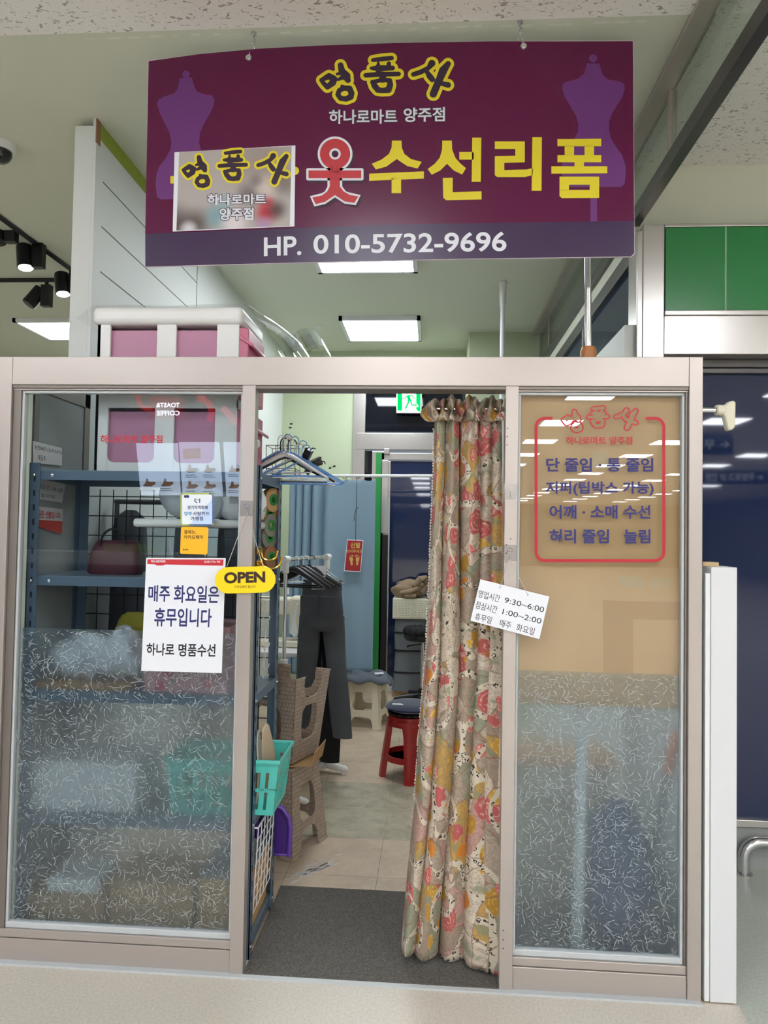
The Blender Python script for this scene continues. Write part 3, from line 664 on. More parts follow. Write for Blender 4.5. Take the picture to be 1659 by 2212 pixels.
def sign_chain(cx, cy_, ex, ey, label):
    a = atz(cx, cy_, ZC); b = aty(ex, ey, SY - 0.004)
    t = thing('sign_chain', label, 'chain', a, 0, 'chains holding the purple sign')
    h = MB(); h.lathe([(0.012, 0), (0.010, -0.008), (0.004, -0.012)], n=12); h.tube([(0, 0, -0.01), (0, 0, -0.02), (0.008, 0, -0.028), (0.004, 0, -0.038), (-0.006, 0, -0.034)], 0.0022, 6); h.build('ceiling_hook', 'chrome', t)
    m = MB(); p0 = Vector((0, 0, -0.032)); p1 = b - a; d = p1 - p0; n = max(4, int(d.length / 0.011)); ax = d.normalized(); sd = ax.cross(Vector((0, 1, 0))).normalized(); up = ax.cross(sd)
    for q in range(2):
        e = p1 if q == 0 else p1 + Vector((0.028 if ex < 800 else -0.028, 0.012, 0.012))
        for i in range(n):
            c = p0 + (e - p0) * ((i + 0.5) / n); u = sd if i % 2 else up
            m.tube([c + ax * 0.0072 * cos(k) + u * 0.0036 * sin(k) for k in [2 * pi * j / 10 for j in range(11)]], 0.0011, 5, cap=False)
    m.build('links', 'chrome', t)
    s = MB(); s.tube([p1 + Vector((0, -0.003, 0)), p1 + Vector((0, 0.002, 0))], 0.006, 10); s.build('eyelet_hook', 'chrome', t)
sign_chain(548, 71, 537, 124, 'short steel chain at the left of the purple sign')
sign_chain(1123, 46, 1131, 99, 'short steel chain at the right of the purple sign')

# ------------------------------------------------------------------ notices and stickers on the front
def flat_sheet(name, label, cat, quad, y, th, mats, draw=None, rnd=0, group=None, part='sheet'):
    c = aty(sum(p[0] for p in quad) / len(quad), sum(p[1] for p in quad) / len(quad), y)
    t = thing(name, label, cat, c, 0, group); m = MB(); m.prism([aty(*p, y) for p in quad], (0, th, 0)); m.build(part, mats, t, smooth=0, world=True)
    return t
mat('band_red', (200, 44, 54), 0.5)
def closed_notice():
    y = 0.026; t = flat_sheet('closed_notice', 'white printed paper notice with navy Korean text taped inside the left pane', 'notice', [(316, 1205), (487.5, 1205.5), (479, 1454), (305, 1449)], y, 0.001, 'paper')
    q = MB(); poly(q, [(318.5, 1208), (483, 1208.5), (482, 1222), (358, 1219.5), (350, 1221.5), (340, 1221.5), (333, 1219), (318, 1218.5)], PY(y - .0004)); put_text(q, '하나로마트', Q(326, 1210, 358, 1215.5), PY(y - .0008), 0.03, 1); put_text(q, '정성을 다하는 매장', Q(441, 1211, 476, 1216), PY(y - .0008), 0.01, 1)
    q.build('header_band', ['band_red', 'paper'], t, smooth=0, world=True)
    n = MB(); put_text(n, '매주', [(321, 1264), (368, 1264.5), (366, 1300), (320, 1300)], PY(y - .0004), 0.02); put_text(n, '화요일은', [(376, 1264), (474, 1266), (472, 1303), (375, 1302)], PY(y - .0004), 0.02); put_text(n, '휴무입니다', [(334, 1313), (458, 1314.5), (456, 1355), (333, 1353)], PY(y - .0004), 0.02); n.build('navy_lettering', 'print_navy', t, smooth=0, world=True)
    n = MB(); put_text(n, '하나로', [(317, 1389), (377, 1390), (376, 1417), (316, 1416)], PY(y - .0004), 0.02); put_text(n, '명품수선', [(386, 1390), (466, 1391), (465, 1419), (385, 1418)], PY(y - .0004), 0.02); n.build('black_lettering', 'print_black', t, smooth=0, world=True)
    return t
closed_notice()
def Z8(x, y): return (280 + x / 4.608, 1050 + y / 4.608)
def stickers():
    y = 0.029
    mat('stk_green', (176, 188, 80), 0.4); mat('stk_blue', (58, 84, 156), 0.4); mat('stk_light', (196, 216, 244), 0.4); mat('stk_white', (230, 236, 242), 0.4); mat('stk_cyan', (76, 150, 204), 0.4); mat('stk_grey', (84, 100, 124), 0.4); mat('stk_yellow', (248, 184, 30), 0.4); mat('stk_line', (250, 208, 96), 0.4)
    R1 = [Z8(*p) for p in rrect(506, 70, 834, 394, 28)]
    t = flat_sheet('payment_sticker', 'square white and blue sticker with green and blue border on the left pane', 'sticker', R1, y, 0.0006, 'stk_green')
    m = MB(); P1 = PY(y - .0003); P2 = PY(y - .0006); P3 = PY(y - .0009)
    poly(m, [Z8(*p) for p in ((790, 72), (806, 70), (832, 98), (834, 366), (806, 394), (588, 390), (588, 376), (790, 376))], P1, 0); poly(m, [Z8(*p) for p in rrect(522, 84, 822, 380, 16)], P2, 1); poly(m, [Z8(*p) for p in ((822, 130), (822, 364), (806, 380), (600, 380))], P3, 2)
    m.build('border', ['stk_blue', 'stk_white', 'stk_light'], t, smooth=0, world=True)
    n = MB(); P4 = PY(y - .0012)
    def z(x0, y0, x1, y1, s0=0, s1=0): return [Z8(x0, y0 + s0), Z8(x1, y0 + s1), Z8(x1, y1 + s1), Z8(x0, y1 + s0)]
    put_text(n, '경기지역화폐', z(574, 194, 778, 232), P4, 0.02, 0); put_text(n, '양주', z(543, 254, 622, 294), P4, 0.03, 1); put_text(n, '사랑카드', z(628, 254, 797, 294), P4, 0.02, 0); put_text(n, '가맹점', z(606, 304, 731, 344), P4, 0.02, 0)
    poly(n, [Z8(*p) for p in ((645, 122), (656, 128), (656, 150), (674, 162), (674, 172), (645, 156))], P4, 2); poly(n, [Z8(*p) for p in ((656, 122), (674, 136), (692, 122), (692, 132), (674, 146), (656, 132))], P4, 3); poly(n, [Z8(*p) for p in ((702, 122), (692, 128), (692, 166), (702, 166))], P4, 2)
    poly(n, [Z8(*p) for p in rrect(540, 90, 594, 116, 12)], P4, 0)
    n.build('lettering', ['print_navy', 'stk_cyan', 'stk_blue', 'stk_green'], t, smooth=0, world=True)
    R2 = [Z8(*p) for p in [(512 + 0, 418), (520, 408), (534, 405), (766, 409), (780, 415), (784, 428), (775, 668), (768, 678), (756, 682), (516, 673), (504, 668), (502, 652)]]
    t = flat_sheet('payment_sticker', 'square yellow sticker with small brown Korean text under the blue one', 'sticker', R2, y, 0.0006, 'stk_yellow')
    n = MB(); put_text(n, '결제는,', z(541, 438, 664, 478), P1, 0.02); put_text(n, '카카오페이', z(539, 488, 730, 528), P1, 0.02); n.build('main_lettering', 'print_brown', t, smooth=0, world=True); n = MB(); put_text(n, 'pay', z(553, 627, 585, 643), P1, 0.03); poly(n, [Z8(*p) for p in circ(540, 634, 7)], P1, 0)
    n.build('lettering', 'print_brown', t, smooth=0, world=True)
stickers()
mat('open_yellow', (250, 216, 20), 0.35, coat=0.3)
def open_sign():
    y = -0.012; P0 = PY(y)
    def cap(g=0):
        out = []; cxl, cxr, r = 980, 1320, 132 - g
        for k in range(13): a = radians(90 + 180 * k / 12); out.append((cxl + r * cos(a), 938 + r * sin(a)))
        for k in range(13): a = radians(-90 + 180 * k / 12); out.append((cxr + r * cos(a), 930 + r * sin(a)))
        return [Z8(*p) for p in out]
    c = P0(*Z8(1150, 935)); t = thing('open_sign', 'yellow pill-shaped OPEN sign hanging on a cord at the left of the doorway', 'sign', c)
    m = MB(); m.prism([P0(*p) for p in cap()], (0, 0.006, 0)); m.build('plate', 'open_yellow', t, smooth=0, world=True, bevel=0.0015)
    n = MB(); p1 = PY(y - .0005); put_text(n, 'OPEN', [Z8(940, 858), Z8(1350, 848), Z8(1350, 960), Z8(940, 972)], p1, 0.045); n.build('main_lettering', 'print_brown', t, smooth=0, world=True); n = MB(); put_text(n, '카카오페이 됩니다', [Z8(1041, 990), Z8(1255, 986), Z8(1255, 1014), Z8(1041, 1019)], p1, 0.005)
    n.build('lettering', 'print_brown', t, smooth=0, world=True)
    k = MB(); hk = aty(*Z8(1168, 262), -0.009)
    for e in ((968, 800), (1326, 792)): k.tube([hk, aty(*Z8(*e), y + 0.006)], 0.0011, 6)
    k.build('cord', mat('cord', (196, 192, 186), 0.6), t, world=True)
open_sign()
def sucker_hook(px, py, label):
    c = aty(px, py, -0.0005); t = thing('wall_hook', label, 'hook', c, 0, 'clear adhesive hooks on the door stiles')
    p = MB(); p.prism([(x / 1000, 0, z / 1000) for x, z in rrect(-25, -30, 25, 26, 6)], (0, -0.0012, 0)); p.build('pad', 'clear_film', t, smooth=0)
    m = MB(); m.tube([(0.011 * cos(a), -0.002, 0.004 + 0.011 * sin(a)) for a in [pi * k / 10 for k in range(11)]] + [(-0.011, -0.002, 0.002), (0.011, -0.002, 0.002)], 0.0008, 6)
    m.tube([(0, -0.002, 0.002), (0, -0.003, -0.018), (0, -0.007, -0.024), (0, -0.011, -0.021), (0, -0.012, -0.016)], 0.0012, 6); m.build('wire', 'chrome', t)
sucker_hook(533.5, 1097, 'clear adhesive hook holding the yellow OPEN sign')
sucker_hook(1103, 1061, 'empty clear adhesive hook high on the right stile')
sucker_hook(1101.5, 1193, 'clear adhesive hook holding the tilted white hours card')
def hours_card():
    y = -0.012; q = [(1037.8, 1251.2), (1186.7, 1288.6), (1165.1, 1380.4), (1016.2, 1340.6)]
    t = flat_sheet('hours_card', 'tilted white laminated opening hours card hanging on a cord right of the doorway', 'notice', q, y, 0.0016, 'paper')
    n = MB(); P1 = PY(y - .0005)
    def sub(u0, v0, u1, v1): return [bil(q, u0, v0), bil(q, u1, v0), bil(q, u1, v1), bil(q, u0, v1)]
    for v0, v1, parts in ((.245, .42, (('영업시간', .02, .33), ('9:30~6:00', .40, .97))), (.515, .69, (('점심시간', .02, .33), ('1:00~2:00', .41, .97))), (.785, .955, (('휴무일', .05, .29), ('매주', .41, .57), ('화요일', .65, .91)))):
        for b, u0, u1 in parts:
            lat = b[0].isdigit(); put_text(n, b, sub(u0, v0 + (.02 if lat else 0), u1, v1 - (.03 if lat else 0)), P1, 0.0)
    n.build('lettering', 'print_black', t, smooth=0, world=True)
    k = MB(); hk = aty(1101.5, 1208, -0.010)
    for e in ((1079.5, 1269.5), (1140, 1285)): k.tube([hk, aty(*e, y - 0.0012)], 0.0010, 6)
    k.build('cord', 'cord', t, world=True)
    for e in ((1079.5, 1269.5), (1140, 1285)): g = MB(); g.lathe([(0.0026, 0), (0.0026, 0.001)], n=10, T=Matrix.Translation(aty(*e, y - 0.0004)) @ Matrix.Rotation(radians(90), 4, 'X')); g.build('eyelet', 'chrome', t, world=True)
hours_card()

# ------------------------------------------------------------------ brown paper behind the right pane
def brown_paper():
    y = 0.050; mat('kraft', (214, 170, 120), 0.75, bump=0.12, scale=26, vary=0.07, vscale=3.0); mat('kraft_dark', (200, 154, 102), 0.75, bump=0.1, scale=26); mat('tape', (206, 172, 128), 0.35)
    t = flat_sheet('brown_paper', 'brown wrapping paper covering the back of the right glass pane', 'paper', [(1121, 850), (1474, 849), (1473, 1531), (1121, 1519)], y, 0.0015, 'kraft')
    m = MB(); poly(m, [(1302, 1296), (1368, 1299), (1474, 1300), (1473, 1340), (1368, 1338), (1368, 1455), (1303, 1453)], PY(y - .0006)); m.build('folded_patch', 'kraft_dark', t, smooth=0, world=True); m = MB(); poly(m, [(1122, 1500), (1473, 1511), (1473, 1531), (1122, 1519)], PY(y - .0006)); m.build('folded_hem', 'kraft_dark', t, smooth=0, world=True)
    for p in ([(1334, 1243), (1390, 1247), (1388, 1272), (1335, 1266)], [(1404, 1250), (1448, 1250), (1447, 1272), (1405, 1270)], [(1278, 975), (1316, 974), (1314, 1012), (1280, 1012)]): m = MB(); poly(m, p, PY(y - .0012)); m.build('tape_strip', 'tape', t, smooth=0, world=True)
brown_paper()

# ------------------------------------------------------------------ white board end at the right, tension rods, brass hooks, door mat
def right_bits():
    t = thing('partition_board', 'low white board standing on edge beside the right jamb', 'partition', (1.15, 0.03, 0))
    m = MB(); m.box(1.106, 1.193, 0.0, 0.88, 0.004, 1.472); m.build('board', 'white_board', t, smooth=0, bevel=0.003, world=True)
    m = MB(); m.box(1.088, 1.105, 0.004, 0.88, 0.004, 1.45); m.build('side_strip', 'white_panel', t, smooth=0, bevel=0.002, world=True)
    m = MB(); m.box(1.10, 1.155, 0.06, 0.14, 1.4722, 1.486); o = m.build('wood_offcut', mat('pale_wood', (206, 176, 132), 0.6), None, smooth=0, bevel=0.001); tag(o, 'small pale wood offcut lying on the white board', 'wood')
    t = thing('curtain_rod', 'horizontal steel tension rod behind the right jamb with cream end cap', 'rod', (0.12, 0.15, 2.04))
    m = MB(); m.tube([(0, 0, 0), (1.075, 0, 0)], 0.0105, 14); m.build('tube', 'chrome', t)
    m = MB(); m.tube([(1.055, 0, 0), (1.09, 0, 0)], 0.020, 16)
    m.prism([(1.075 + x / 1000, -0.016, z / 1000) for x, z in ((0, 16), (14, 20), (24, 30), (40, 34), (48, 28), (46, -62), (36, -74), (20, -76), (16, -60), (8, -24), (0, -16))], (0, 0.034, 0)); m.build('end_cap', 'ivory', t, smooth=30, bevel=0.006)
    t = thing('tension_pole', 'shiny steel upright pole with wooden knob seen above the right of the frame', 'pole', (0.78, 0.20, 0))
    a = aty(1270, 560, 0.20); b = aty(1271, 765, 0.20); d = (a - b); top = b + d * ((3.425 - b.z) / d.z)
    m = MB(); m.tube([b, top], 0.0125, 16); m.build('upper_tube', 'chrome', t, world=True)
    m = MB(); f = aty(1244, 2040, 0.20); f.z = 0.0; m.tube([f, b - Vector((0, 0, 0.02))], 0.023, 16); m.build('lower_tube', 'white_metal', t, world=True)
    m = MB(); m.lathe([(0.012, 0.03), (0.026, 0.025), (0.030, 0.01), (0.030, -0.02), (0.024, -0.04), (0.012, -0.045)], c=b, n=20); m.build('knob', 'wood_knob', t, world=True)
    m = MB(); m.lathe([(0.035, 0), (0.035, -0.01), (0.015, -0.03)], c=top); m.build('ceiling_pad', 'white_plastic', t, world=True)
    p = atz(1086.5, 609, ZC); q = aty(1087.5, 770, p.y)
    t = thing('tension_pole', 'white tension pole with flared top pressed against the shop ceiling', 'pole', (p.x, p.y, 0))
    m = MB(); m.tube([(p.x, p.y, 0.0), (p.x, p.y, ZC - 0.1)], 0.0165, 14); m.build('tube', 'white_metal', t, world=True)
    m = MB(); m.lathe([(0.030, ZC - 0.003), (0.027, ZC - 0.015), (0.024, ZC - 0.12), (0.0225, ZC - 0.14), (0.022, ZC - 0.18), (0.017, ZC - 0.185)], c=(p.x, p.y, 0)); m.build('end_cup', 'white_plastic', t, world=True)
    t = thing('coat_hook', 'brass double coat hook on the doorway edge behind the OPEN sign', 'hook', (-0.497, 0.07, 1.467))
    m = MB()
    for dz in (0.028, -0.022): m.lathe([(0.010, 0), (0.017, 0.001), (0.019, 0.004), (0.013, 0.009), (0.016, 0.012), (0.010, 0.018)], n=16, T=Matrix.Translation((0, 0, dz)) @ Matrix.Rotation(radians(90), 4, 'Y'))
    m.build('rosettes', 'brass', t)
    m = MB()
    for dz, r in ((0.028, 0.028), (0.004, 0.036)):
        m.tube([(0.012, 0, dz), (0.018, 0, dz - 0.010)] + [(0.018 + r - r * cos(a), 0, dz - 0.012 - r * 0.75 * sin(a)) for a in [pi * k / 10 for k in range(1, 11)]] + [(0.018 + 2 * r + 0.003, 0, dz + 0.004)], [0.0042] * 12 + [0.0055], 8)
    m.build('hook_arms', 'brass', t)
    m = MB(); m.box(-0.497, 0.40, 0.0, 0.645, 0.0005, 0.009); m.box(0.40, 1.0, 0.06, 0.645, 0.0005, 0.009)
    o = m.build('door_mat', 'mat_grey', None, smooth=0, bevel=0.003); tag(o, 'dark grey fibre mat on the floor of the doorway', 'mat')
right_bits()

# ------------------------------------------------------------------ things on the neighbour's ceiling at the left
def left_ceiling():
    c = atz(2, 312, ZC); t = thing('dome_camera', 'white dome security camera on the ceiling at the left edge', 'camera', (c.x - 0.005, c.y, ZC))
    m = MB(); m.lathe([(0.075, 0), (0.075, -0.022), (0.066, -0.036), (0.056, -0.036)], n=28); m.build('housing', 'white_plastic', t)
    m = MB(); m.lathe([(0.056, -0.036), (0.054, -0.055), (0.044, -0.075), (0.026, -0.089), (0.0, -0.093)], n=24); m.build('dome', mat('smoked', (26, 27, 30), 0.06, spec=0.7), t)
    t = thing('track_light', 'black ceiling track with spotlights left of the white partition', 'track light', (-2.5, 1.9, ZC))
    a = atz(-10, 462, ZC - .01); b = atz(146, 577, ZC - .01); d = (b - a).normalized()
    m = MB(); m.tube([a - d * 0.6, b + d * 0.9], 0.018, 4); m.build('rail', 'black_metal', t, world=True)
    a2 = atz(-20, 605, ZC - .01); b2 = atz(170, 604, ZC - .01)
    m = MB(); m.tube([a2 - (b2 - a2) * 0.4, b2], 0.018, 4); m.build('cross_rail', 'black_metal', t, world=True)
    def spot(px, py, ln, r, tilt, label, lit, depth, ax_px=None):
        p = aty(px, py, depth); s = thing('spotlight', label, 'spotlight', p, 0, 'black spotlights on the ceiling track')
        T = Matrix.Rotation(tilt[0], 4, 'X') @ Matrix.Rotation(tilt[1], 4, 'Y')
        m = MB(); m.lathe([(r * 0.96, ln / 2), (r, ln / 2 - 0.01), (r, -ln / 2), (r * 0.9, -ln / 2)], n=24, T=T); m.build('can', mat('spot_black', (30, 31, 36), 0.3, metal=0.4) if 'spot_black' not in M else 'spot_black', s)
        g = MB(); g.lathe([(r * 0.88, -ln / 2 - 0.001), (r * 0.1, -ln / 2 - 0.001)], n=24, T=T); g.build('lens', 'spot_face' if lit else 'smoked', s, smooth=0)
        k = MB(); k.box(0.055, 0.125, -0.02, 0.03, -0.07, 0.09); k.tube([(0.03, 0, 0), (0.07, 0, 0)], 0.014, 8); k.tube([(0.09, 0, 0.08), (0.09, 0, ZC - p.z)], 0.014, 8); k.build('driver_box', 'black_metal', s, smooth=30)
    spot(54, 556, 0.15, 0.052, (radians(-8), radians(-10)), 'lit black spotlight nearest, at the far left of the ceiling track', True, 1.95)
    spot(135, 614, 0.15, 0.050, (radians(-8), radians(-10)), 'lit black spotlight half hidden by the white partition edge', True, 2.25)
    spot(75, 642, 0.15, 0.050, (radians(160), radians(-28)), 'black spotlight tipped away, lens facing the back of the shop', False, 2.60)
    spot(-6, 500, 0.15, 0.050, (radians(-8), radians(-10)), 'black spotlight mostly cut off by the left edge of the view', False, 1.75)
    p = aty(66, 738, 4.9); t = thing('motion_sensor', 'small white motion sensor high on the neighbour shop back wall', 'sensor', p)
    m = MB(); m.box(-0.035, 0.035, -0.04, 0.03, -0.06, 0.05); m.build('housing', 'white_plastic', t, bevel=0.012); m = MB(); m.lathe([(0.012, 0), (0.006, 0.006)], n=12, T=Matrix.Translation((0, -0.041, 0.015)) @ Matrix.Rotation(radians(90), 4, 'X')); m.build('lens', 'smoked', t)
    p = atz(8, 507, ZC); t = thing('smoke_detector', 'round white smoke detector disc left of the spotlights', 'smoke detector', p); m = MB(); m.lathe([(0.06, 0), (0.06, -0.012), (0.04, -0.022), (0.015, -0.026)], n=24); m.build('cover', 'white_plastic', t)
    p = atz(688, 705, ZC); t = thing('sprinkler', 'small white sprinkler disc on the shop ceiling beside the light panel', 'sprinkler', p); m = MB(); m.lathe([(0.042, 0), (0.042, -0.006), (0.03, -0.012), (0.01, -0.016)], n=20); m.build('cover_plate', 'white_plastic', t)
left_ceiling()
# ------------------------------------------------------------------ floral curtain in the doorway
def floral_mat():
    m, nt, out = nodemat('floral'); L = nt.links
    def N(t, **k):
        n = nt.nodes.new(t)
        for a, b in k.items(): setattr(n, a, b)
        return n
    tc = N('ShaderNodeTexCoord')
    def mapped(s, loc=(0, 0, 0)):
        mp = N('ShaderNodeMapping'); mp.inputs['Scale'].default_value = (s, s, 1); mp.inputs['Location'].default_value = loc; L.new(tc.outputs['UV'], mp.inputs[0]); return mp.outputs[0]
    def warp(vec, sc, amt):
        n = N('ShaderNodeTexNoise'); n.inputs['Scale'].default_value = sc; n.inputs['Detail'].default_value = 2; L.new(vec, n.inputs['Vector'])
        a = N('ShaderNodeVectorMath', operation='SUBTRACT'); a.inputs[1].default_value = (0.5, 0.5, 0.5); L.new(n.outputs['Color'], a.inputs[0])
        b = N('ShaderNodeVectorMath', operation='SCALE'); b.inputs['Scale'].default_value = amt; L.new(a.outputs[0], b.inputs[0])
        c = N('ShaderNodeVectorMath', operation='ADD'); L.new(vec, c.inputs[0]); L.new(b.outputs[0], c.inputs[1]); return c.outputs[0]
    def ramp(src, stops, const=False):
        r = N('ShaderNodeValToRGB'); e = r.color_ramp.elements
        if const: r.color_ramp.interpolation = 'CONSTANT'
        e[0].position = stops[0][0]; e[0].color = stops[0][1]; e[1].position = stops[1][0]; e[1].color = stops[1][1]
        for p, c in stops[2:]: k = e.new(p); k.color = c
        L.new(src, r.inputs[0]); return r.outputs[0]
    def mix(f, a, b, bt='MIX'):
        x = N('ShaderNodeMix', data_type='RGBA', blend_type=bt)
        if isinstance(f, float): x.inputs[0].default_value = f
        else: L.new(f, x.inputs[0])
        for s, i in ((a, 6), (b, 7)):
            if isinstance(s, tuple): x.inputs[i].default_value = s
            else: L.new(s, x.inputs[i])
        return x.outputs[2]
    def math_(op, a, b=None, c=None):
        x = N('ShaderNodeMath', operation=op)
        for s, i in ((a, 0), (b, 1), (c, 2)):
            if s is None: continue
            if isinstance(s, (int, float)): x.inputs[i].default_value = s
            else: L.new(s, x.inputs[i])
        return x.outputs[0]
    W, K = (1, 1, 1, 1), (0, 0, 0, 1)
    uv = mapped(1.0)
    patch_v = warp(mapped(6.4), 1.1, 0.7)
    v1 = N('ShaderNodeTexVoronoi'); v1.inputs['Scale'].default_value = 1.0; L.new(patch_v, v1.inputs['Vector'])
    sep = N('ShaderNodeSeparateColor'); L.new(v1.outputs['Color'], sep.inputs[0])
    ground = ramp(sep.outputs[0], [(0.0, rgb(214, 202, 184)), (0.2, rgb(182, 166, 150)), (0.38, rgb(158, 162, 140)), (0.52, rgb(206, 192, 176)), (0.66, rgb(196, 158, 148)), (0.78, rgb(170, 152, 136)), (0.9, rgb(196, 160, 92))], True)
    # fine scroll lines over the ground
    s1 = N('ShaderNodeTexNoise'); s1.inputs['Scale'].default_value = 58; s1.inputs['Detail'].default_value = 1.5; s1.inputs['Distortion'].default_value = 1.2; L.new(uv, s1.inputs['Vector'])
    fine = ramp(math_('ABSOLUTE', math_('SUBTRACT', s1.outputs['Fac'], 0.5)), [(0.0, W), (0.07, K)])
    c = mix(math_('MULTIPLY', fine, 0.6), ground, rgb(132, 110, 94))
    s2 = N('ShaderNodeTexNoise'); s2.inputs['Scale'].default_value = 16; s2.inputs['Detail'].default_value = 3; L.new(mapped(1.0, (3, 1, 0)), s2.inputs['Vector'])
    c = mix(math_('MULTIPLY', ramp(s2.outputs['Fac'], [(0.56, K), (0.62, W)]), 0.75), c, rgb(138, 148, 122))
    def flowers(scale, loc, lo, hi, r, petals, core, seed_ch):
        v = N('ShaderNodeTexVoronoi'); v.inputs['Scale'].default_value = 1.0; v.inputs['Randomness'].default_value = 0.75; L.new(warp(mapped(scale, loc), 3.0, 0.30), v.inputs['Vector'])
        sp = N('ShaderNodeSeparateColor'); L.new(v.outputs['Color'], sp.inputs[0]); ch = sp.outputs[seed_ch]
        pick = math_('MULTIPLY', math_('GREATER_THAN', ch, lo), math_('LESS_THAN', ch, hi))
        inside = math_('LESS_THAN', v.outputs['Distance'], r)
        rings = ramp(math_('SINE', math_('MULTIPLY', v.outputs['Distance'], 46.0)), [(0.0, petals), (0.75, core)])
        nn = N('ShaderNodeTexNoise'); nn.inputs['Scale'].default_value = 60; nn.inputs['Detail'].default_value = 2; L.new(uv, nn.inputs['Vector'])
        col = mix(ramp(nn.outputs['Fac'], [(0.45, K), (0.55, W)]), rings, petals)
        return math_('MULTIPLY', pick, inside), col
    for a in ((9.0, (0.3, 0.1, 0), 0.0, 0.40, 0.44, rgb(190, 98, 96), rgb(216, 164, 154), 0), (9.0, (0.3, 0.1, 0), 0.42, 0.72, 0.44, rgb(184, 140, 54), rgb(206, 172, 92), 0), (9.0, (0.3, 0.1, 0), 0.72, 0.84, 0.32, rgb(208, 132, 54), rgb(214, 142, 64), 0),
              (11.0, (5.1, 2.7, 0), 0.0, 0.20, 0.36, rgb(208, 110, 104), rgb(232, 190, 180), 1), (11.0, (5.1, 2.7, 0), 0.45, 0.60, 0.34, rgb(206, 160, 70), rgb(222, 190, 110), 1)):
        f, col = flowers(*a); c = mix(f, c, col)
    # white lace band with dark curls
    wv = N('ShaderNodeTexNoise'); wv.inputs['Scale'].default_value = 6.0; wv.inputs['Detail'].default_value = 0; L.new(mapped(1.0, (7, 3, 0)), wv.inputs['Vector'])
    band = math_('LESS_THAN', math_('ABSOLUTE', math_('SUBTRACT', wv.outputs['Fac'], 0.5)), 0.036)
    c = mix(band, c, rgb(216, 206, 188))
    v3 = N('ShaderNodeTexVoronoi'); v3.inputs['Scale'].default_value = 1.0; v3.inputs['Randomness'].default_value = 0.35; L.new(warp(mapped(36.0), 1.5, 1.0), v3.inputs['Vector'])
    ring = math_('LESS_THAN', math_('ABSOLUTE', math_('SUBTRACT', v3.outputs['Distance'], 0.27)), 0.075)
    s4 = N('ShaderNodeTexNoise'); s4.inputs['Scale'].default_value = 70; L.new(uv, s4.inputs['Vector'])
    curl = math_('MULTIPLY', math_('MULTIPLY', band, ring), math_('LESS_THAN', s4.outputs['Fac'], 0.56))
    c = mix(curl, c, rgb(58, 52, 52))
    edge = N('ShaderNodeTexVoronoi', feature='DISTANCE_TO_EDGE'); edge.inputs['Scale'].default_value = 1.0; L.new(patch_v, edge.inputs['Vector'])
    c = mix(math_('MULTIPLY', math_('LESS_THAN', edge.outputs['Distance'], 0.014), 0.6), c, rgb(140, 108, 92))
    c = mix(1.0, c, (0.95, 0.93, 0.91, 1), 'MULTIPLY'); b = N('ShaderNodeBsdfPrincipled'); b.inputs['Roughness'].default_value = 0.85; L.new(c, b.inputs['Base Color'])
    tl = N('ShaderNodeBsdfTranslucent'); L.new(c, tl.inputs[0])
    mx = N('ShaderNodeMixShader'); mx.inputs[0].default_value = 0.12; L.new(b.outputs[0], mx.inputs[1]); L.new(tl.outputs[0], mx.inputs[2]); L.new(mx.outputs[0], out.inputs[0])
floral_mat(); mat('fringe', (226, 214, 204), 0.9)
def interp(tab, t):
    for (a, b), (c, d) in zip(tab, tab[1:]):
        if t <= c: return b + (d - b) * ((t - a) / (c - a) if c > a else 0)
    return tab[-1][1]
